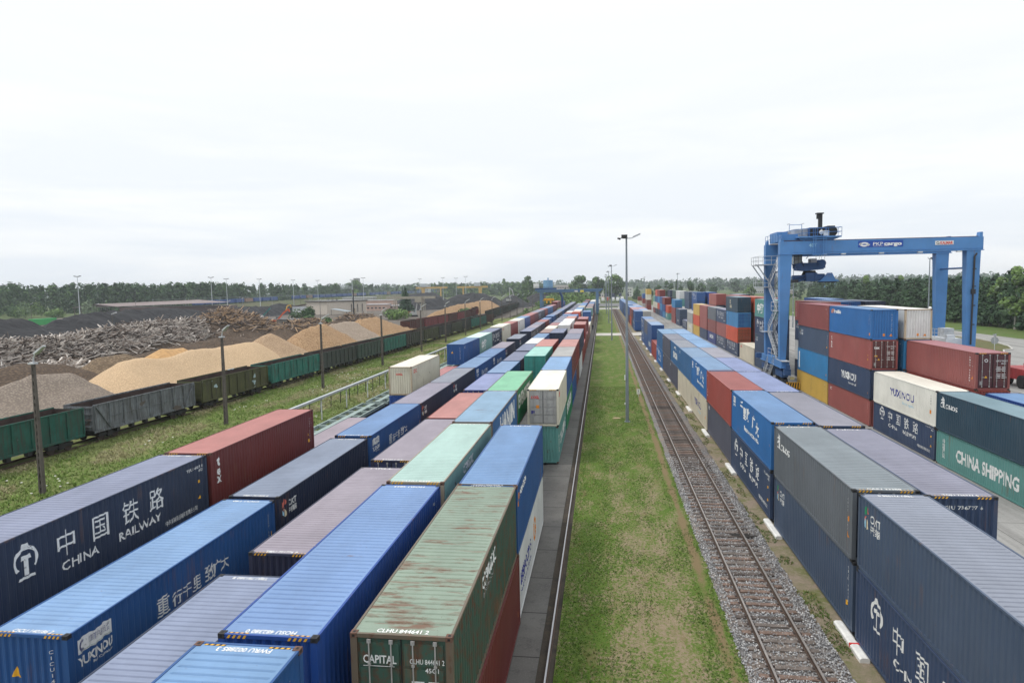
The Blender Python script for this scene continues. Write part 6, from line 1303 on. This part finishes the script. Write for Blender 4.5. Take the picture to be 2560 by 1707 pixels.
digger((-134,268,-.1), R(-75), (.55,.09,.03), 'orange excavator with raised arm beside the bushes', [(0,1,2),(0,3.2,4.6),(0,5.4,6.4),(0,5.9,5.2)])
digger((-186,384,-.1), R(-20), (.5,.3,.03), 'small yellow excavator on the coal by the brick workshop', [(0,1,2),(0,2.5,5),(0,5,5.4),(0,5.4,3.8)])
digger((-61,450,3.5), R(-75), (.42,.43,.42), 'pale tall material handler on the far coal', [(0,.6,2.0),(0,.2,9.6),(0,2.2,8.0),(0,3.0,4.2)])
digger((-92.5,330,-.1), R(-60), (.40,.42,.42), 'grey material handler below the old beam gantry', [(0,1,2),(0,2,7.4),(0,3.6,5.6),(0,4.0,3.4)])
digger((-98,338,-.1), R(30), (.5,.12,.04), 'small orange machine beside the old beam gantry', [(0,1,1.6),(0,2.5,2.6),(0,3.2,1.6)])
# catenary portals over the far tracks
t = thing('catenary_portal', 'thin grey catenary portal over the far left tracks', 'catenary portal', (-330,470,0), 0, 'catenary portals over the far tracks')
b = MB(); CM = plain('catenary_steel', (.22,.25,.26), .6); b.bar((0,0,0),(0,0,9.5),.22); b.bar((26,0,0),(26,0,9.5),.22); b.build('mast', CM, t); b = MB(); b.bar((0,0,9.2),(26,0,9.2),.08,.12); b.bar((0,0,8.7),(26,0,8.7),.08,.1); b.build('beam', CM, t)
for i in range(1,16): dup(t, (-330+4.5*i+(i%3)*22-20, 470+34*i, 0))
# smoke from the chimney
b = MB()
for i, (dx, dz, r_) in enumerate(((-.6,.7,.8),(-1.8,1.3,1.3),(-3.4,1.8,1.8),(-5.4,2.1,2.2))): b.ell((-137.5+dx,368,13.6+dz),r_,r_,r_*.8,10,7)
sm_ = bpy.data.materials.new('smoke'); sm_.use_nodes = True; n_ = sm_.node_tree.nodes; n_.remove(n_['Principled BSDF']); pv = n_.new('ShaderNodeVolumePrincipled'); pv.inputs['Color'].default_value = (.8,.85,.9,1); pv.inputs['Density'].default_value = .12; sm_.node_tree.links.new(pv.outputs[0], n_['Material Output'].inputs['Volume'])
tag(b.build('smoke', sm_), 'faint pale smoke drifting left from the black chimney', kind='stuff')
# ---------------------------------------------------------------- trees
LV = lambda n, c: plain(n, c, .8, 0, .35, .25, .25)
LF = {'deep': LV('leaf_deep', (0.041,0.084,0.037)), 'mid': LV('leaf_mid', (0.073,0.131,0.045)), 'light': LV('leaf_light', (0.147,0.231,0.069)), 'pine': LV('needle_dark', (0.039,0.078,0.041)), 'pine2': LV('needle_mid', (0.064,0.112,0.054)), 'grey': LV('leaf_grey', (0.161,0.211,0.133)), 'brown': LV('needle_brown', (.10,.065,.035))}
BARK = plain('bark', (.085,.065,.05), .9, 0, .4, 3); BIRCH = plain('birch_bark', (.34,.32,.29), .9, 0, .4, 3)
def leaves(b, blobs, n, size, rr, flat=.5):
    """leaf-clump faces spread through the shells of several blobs"""
    tot = sum(r[0]*r[1] for _, r, _ in blobs)
    for c, r, mi in blobs:
        for k in range(int(n*r[0]*r[1]/tot)):
            d = Vector((rr.gauss(0,1),rr.gauss(0,1),rr.gauss(0,1))).normalized(); q = rr.uniform(.55,1.08)**.7
            p = Vector(c) + Vector((d.x*r[0]*q, d.y*r[0]*q, d.z*r[1]*q)); nrm = (d + Vector((rr.uniform(-.8,.8),rr.uniform(-.8,.8),rr.uniform(-.3,.9)))).normalized()
            a = nrm.orthogonal().normalized(); e = nrm.cross(a); t = rr.uniform(0,6.3); u = a*math.cos(t)+e*math.sin(t); v = nrm.cross(u); s = size*rr.uniform(.55,1.25); w_ = s*rr.uniform(.5,.9)
            b.mi = mi if rr.random() < .72 else rr.randrange(3)
            b.add([p-u*s-v*w_*.3, p-v*w_, p+u*s+v*w_*.2, p+v*w_], [(0,1,2,3)])
def tree_mesh(kind, H, rad, n, size, seed):
    rr = random.Random(seed); b = MB(); tk = MB()
    if kind == 'pine':
        z0 = H*.16; k = 11; blobs = []
        for i in range(k):
            f = i/(k-1); z = z0 + (H-z0)*f*.96; r = rad*(1-f)**.75*.62 + .25
            for j in range(3 if f < .7 else 1): a = rr.uniform(0,6.3); o = rad*(1-f)*.5; blobs.append(((math.cos(a)*o,math.sin(a)*o,z+rr.uniform(-.5,.5)),(r,r*.62),rr.randrange(3)))
        tk.cyl((0,0,0),(0,0,H*.92),H*.016,6,.05)
    elif kind == 'spruce':
        blobs = []
        for i in range(13): f = i/12; z = H*.08+H*.9*f; r = rad*(1-f)+.25; [blobs.append(((math.cos(a)*r*.45,math.sin(a)*r*.45,z),(r*.62,H*.055),rr.randrange(3))) for a in (0,2.1,4.2)]
        tk.cyl((0,0,0),(0,0,H*.95),H*.02,6,.05)
    elif kind == 'bush':
        blobs = [((rr.uniform(-.6,.6)*rad,rr.uniform(-.6,.6)*rad,H*rr.uniform(.25,.65)),(rad*rr.uniform(.35,.6),H*rr.uniform(.25,.4)),rr.randrange(3)) for i in range(7)]
        for i in range(4): tk.cyl((0,0,0),(rr.uniform(-.4,.4)*rad,rr.uniform(-.4,.4)*rad,H*.5),.08,5,.03)
    else:
        blobs = []; lo = .14 if kind == 'broad' else .30
        for i in range(17 if kind == 'broad' else 10):
            z = H*rr.uniform(lo,.88); f = (z/H-lo)/(1-lo); m = math.sin(PI*min(1,max(.08,.18+.72*f)))*rad*.72; a = rr.uniform(0,6.3); o = m*rr.uniform(.35,1.0)
            r = rad*rr.uniform(.30,.48)*(1.1-.45*f); blobs.append(((math.cos(a)*o,math.sin(a)*o,z),(r,r*rr.uniform(.7,1.0)),rr.randrange(3)))
        blobs.append(((0,0,H*.90),(rad*.34,H*.10),0))
        tk.cyl((0,0,0),(rr.uniform(-.3,.3),0,H*.5),H*.018,7,H*.011); 
        for c, r, _ in blobs[:6]: tk.cyl((0,0,H*rr.uniform(.22,.4)),(c[0]*.85,c[1]*.85,c[2]),H*.008,5,.04)
    leaves(b, blobs, n, size, rr)
    return b, tk
PAL = {'pine': ('pine','pine2','deep'), 'spruce': ('pine','pine','deep'), 'broad': ('mid','deep','light'), 'birch': ('light','mid','grey'), 'bush': ('mid','light','deep')}
def tree(kind, label, loc, H, rad, n, size, seed, group=None, pal=None, name=None, bark=BARK):
    b, tk = tree_mesh(kind, H, rad, n, size, seed); t = thing(name or {'pine':'pine_tree','spruce':'spruce_tree','bush':'bush','birch':'birch_tree'}.get(kind,'broadleaf_tree'), label, 'bush' if kind == 'bush' else 'tree', loc, 0, group)
    b.build('crown' if kind != 'bush' else 'foliage', [LF[k] for k in (pal or PAL[kind])], t, fix=False); tk.build('trunk' if kind != 'bush' else 'stem', bark, t); return t
rt = random.Random(77)
# edge of the right-hand wood: single trees
protoP = [tree('pine', 'dark green pine at the front edge of the right-hand wood', (108,214,-.2), 13.5, 2.7, 1500, .42, s, 'pines at the edge of the right-hand wood') for s in (1,2,3)]
protoB = [tree('birch', 'lighter green leafy tree at the front edge of the right-hand wood', (108,205,-.2), 15, 3.4, 1700, .42, s, 'leafy trees at the edge of the right-hand wood', bark=BIRCH) for s in (4,5,6)]
def edge(t): # the wood's edge, from the right frame border away to the back
    P = [(106,150),(107,190),(108,214),(112,250),(120,330),(133,430),(150,560)]; k = t*(len(P)-1); i = min(int(k),len(P)-2); f = k-i
    return P[i][0]+(P[i+1][0]-P[i][0])*f, P[i][1]+(P[i+1][1]-P[i][1])*f
first = set()
for k in range(150):
    t = rt.random()**1.2; x, y = edge(t); d = rt.random()**1.5*(12+20*t); birch = rt.random() < (.62 if t < .28 else .10)
    src = rt.choice(protoB if birch else protoP); s = rt.uniform(.78,1.12); pos = (x+1.5+d, y+rt.uniform(-6,6), -.25); sc_ = (s*rt.uniform(.9,1.15),s*rt.uniform(.9,1.15),s*(1.0 if t > .3 else 1.05))
    if src.name not in first: first.add(src.name); src.location = pos; src.scale = sc_
    else: dup(src, pos, rt.uniform(0,6.3), scale=sc_)
tree('broad', 'tall leafy tree overtopping the right-hand wood at the frame edge', (121,176,-.2), 17.5, 5, 1800, .6, 9, pal=('mid','light','mid'))
tree('pine', 'single rust-brown pine inside the right-hand wood', (131,300,-.2), 12.6, 3.0, 900, .55, 10, pal=('brown','pine2','brown'))
def wood(name, label, spots, seed, pals, n=70, size=1.1):
    rr = random.Random(seed); b = MB()
    for x, y, H, rad, kind in spots:
        k = 7; blobs = []
        for i in range(k):
            a = rr.uniform(0,6.3); f = rr.uniform(.08,.9); o = rad*rr.uniform(.1,.7)*(1-f*.5); blobs.append(((x+math.cos(a)*o,y+math.sin(a)*o,H*f),(rad*rr.uniform(.35,.6)*(1.15-.5*f),H*.13),rr.randrange(3)))
        blobs.append(((x,y,H*.9),(rad*.35,H*.1),0)); leaves(b, blobs, n, size, rr)
    return tag(b.build(name, [LF[k] for k in pals], fix=False), label, kind='stuff')
sp = []
for k in range(560):
    t = rt.random(); x, y = edge(t); d = 5+rt.random()**1.5*150; sp.append((x+d, y+rt.uniform(-10,30)+d*.35, rt.uniform(11.5,15) + (1.5 if t < .3 else 0), rt.uniform(2.6,4), 'p'))
wood('forest', 'dense dark wood stretching back behind the road at right', sp, 41, ('pine','pine2','deep'), 150, .8)
sp = []
for k in range(420):
    x = rt.uniform(-640,-405) if k < 260 else rt.uniform(-560,-375); y = rt.uniform(400,560) if k < 260 else rt.uniform(560,930)
    if y < 440 and x > -400: continue
    sp.append((x, y, rt.uniform(17,24) if x > -500 else rt.uniform(21,27), rt.uniform(4,6.5), 'b'))
for k in range(110): x = rt.uniform(-405,-340); sp.append((x, 455 + (x+405)*1.5 + rt.uniform(0,40), rt.uniform(18,23.5), rt.uniform(4.2,6), 'b'))
for k in range(60): sp.append((rt.uniform(-385,-343), rt.uniform(530,640), rt.uniform(19,23.5), rt.uniform(4.2,6), 'b'))
for k in range(130): y = rt.uniform(545,960); sp.append((-348+rt.uniform(-32,0)+(y-545)*.06, y, rt.uniform(18,23), rt.uniform(4,6), 'b'))
wood('forest', 'long dense wood closing the left yard', sp, 42, ('deep','mid','pine2'), 150, 1.15)
sp = [(rt.uniform(-900,1500), rt.uniform(1700,2600), rt.uniform(17,30), rt.uniform(11,18), 'b') for k in range(1050)]
sp += [(rt.uniform(-700,-100), rt.uniform(1150,1500), rt.uniform(16,22), rt.uniform(7,12), 'b') for k in range(160)] + [(rt.uniform(190,900), rt.uniform(1000,1600), rt.uniform(11,16), rt.uniform(7,12), 'b') for k in range(170)] + [(rt.uniform(-1900,-700), rt.uniform(600,1700), rt.uniform(20,28), rt.uniform(9,14), 'b') for k in range(330)]
wood('forest', 'distant wooded ridge along the whole horizon', sp, 43, ('deep','mid','pine2'), 46, 3.2)
sp = [(rt.uniform(-250,-95), rt.uniform(960,1080), rt.uniform(15,22), rt.uniform(5,8), 'b') for k in range(85)] + [(rt.uniform(-95,-30), rt.uniform(700,850), rt.uniform(7,12), rt.uniform(4,6), 'b') for k in range(60)]
wood('forest', 'belt of trees behind the yellow cranes', sp, 44, ('mid','deep','light'), 70, 1.7)
sp = [(rt.uniform(-62,-6), rt.uniform(470,640), rt.uniform(3,7.5), rt.uniform(3,5), 'b') for k in range(120)]
wood('scrub', 'bright green scrub around the far blue gantry', sp, 45, ('light','mid','light'), 60, .9)
sp = [(-48+rt.uniform(-8,12), rt.uniform(330,470), rt.uniform(2,4.5), rt.uniform(2,3.4), 'b') for k in range(26)]
wood('scrub', 'bushes left of the container rows near the far gantry', [s for s in sp if s[0] > -41 and s[0] < -33 or s[1] > 455], 46, ('light','mid','mid'), 60, .6)
for i, (x, y, H, r_, lab) in enumerate(((-25,720,23.8,10.5,'leftmost of the three big trees beyond the lawn'),(-6,715,22,8,'middle of the three big trees beyond the lawn'),(12.8,705,23.6,11,'rightmost of the three big trees beyond the lawn'))): tree('broad', lab, (x,y,-.3), H*1.03, r_*1.25, 4200, .9, 60+i)
for i, (x, H, r_, kd, lab) in enumerate(((32,13.5,4.2,'pine','conical tree left of the far road stacks'),(43,15.8,4.6,'pine','pointed tree above the far yellow-topped stack'),(52,12.8,4.5,'broad','rounded tree above the far red containers'),(59,17,3.6,'broad','tall tree above the far red containers'),(63.5,14.5,4,'broad','rounded tree between the tall far ones'),(68.1,17,1.6,'spruce','slim dark poplar-like tree above the road stacks'),(72,16.2,3,'pine','pointed dark tree right of the slim one'),(80,16.5,5,'broad','broad tree above the white-doored stack'),(90,14.6,5.2,'broad','round tree standing apart above the blue stacks'),(101.5,11,4.2,'broad','smaller round tree farther right above the blue stacks'))): tree(kd, lab, (x,650,-.3), H, r_, 1300, .8, 70+i, pal=('mid','deep','pine2'))
tree('broad', 'pale grey-green tree in the meadow left of the crane stair', (123,600,-.3), 12, 6, 1200, .7, 85, pal=('grey','light','mid')); tree('bush', 'large meadow bush behind the crane stair', (141,560,-.3), 6, 7, 900, .7, 86)
tree('broad', 'dark tree left of the tank on the far gantry', (-69,640,-.3), 24, 9, 1900, .9, 87); tree('broad', 'lone darker treetop above the trees behind the yellow cranes', (-154.5,1080,-.3), 27, 6, 900, 1.3, 88); tree('spruce', 'tall dark spruce beside the pink building', (-117,400,-.1), 14.9, 5.2, 2200, .55, 89)
tree('broad', 'big tree around the distant tower block', (-330,890,-.3), 26, 15, 2800, 1.3, 90); tree('broad', 'second tree left of the distant tower block', (-352,880,-.3), 23, 10, 1600, 1.2, 91); tree('spruce', 'thin dark conifer left of the yellow cranes', (-190,640,-.3), 15, 2.2, 600, .6, 92)
for i, (x, y, H, r_, lab, pl) in enumerate(((-93,302,5.4,6.5,'bright bush between pink building and beam gantry',('light','mid','light')),(-111,250,4.8,4.2,'green bush beside the flat-roofed hut',('mid','deep','mid')),(-107,256,4,3.4,'lower green bush right of the hut',('mid','light','mid')),(-133,292,7.6,5.4,'dark bush behind the orange excavator',('deep','mid','deep')),(-356,384,11.8,9,'big pale round bush at the left yard edge',('grey','mid','light')),(-337,384,6,5,'small rounded bush at the left yard edge',('light','mid','light')),(-319,390,12.4,6,'silvery tree left of the storage shed',('grey','grey','light')),(-344,392,4.5,5,'low bush between round bush and shed',('light','mid','mid')),(-370,390,8,7,'dark bush at the far left edge',('mid','deep','mid')),(-66,330,4,5,'bush beside the distant chip heap',('mid','light','mid')))): tree('bush', lab, (x,y,-.2), H, r_, 1100, .5, 100+i, pal=pl)
# ---------------------------------------------------------------- air
b = MB(); b.box(-2950,2950,-320,2950,-1.4,46)
hm = bpy.data.materials.new('haze_air'); hm.use_nodes = True; hn = hm.node_tree.nodes; hn.remove(hn['Principled BSDF'])
pv = hn.new('ShaderNodeVolumePrincipled'); pv.inputs['Color'].default_value = (.88,.94,1,1); pv.inputs['Density'].default_value = .00018; pv.inputs['Anisotropy'].default_value = .1
hm.node_tree.links.new(pv.outputs[0], hn['Material Output'].inputs['Volume'])
tag(b.build('haze', hm), 'thin pale haze over the whole yard', kind='stuff')
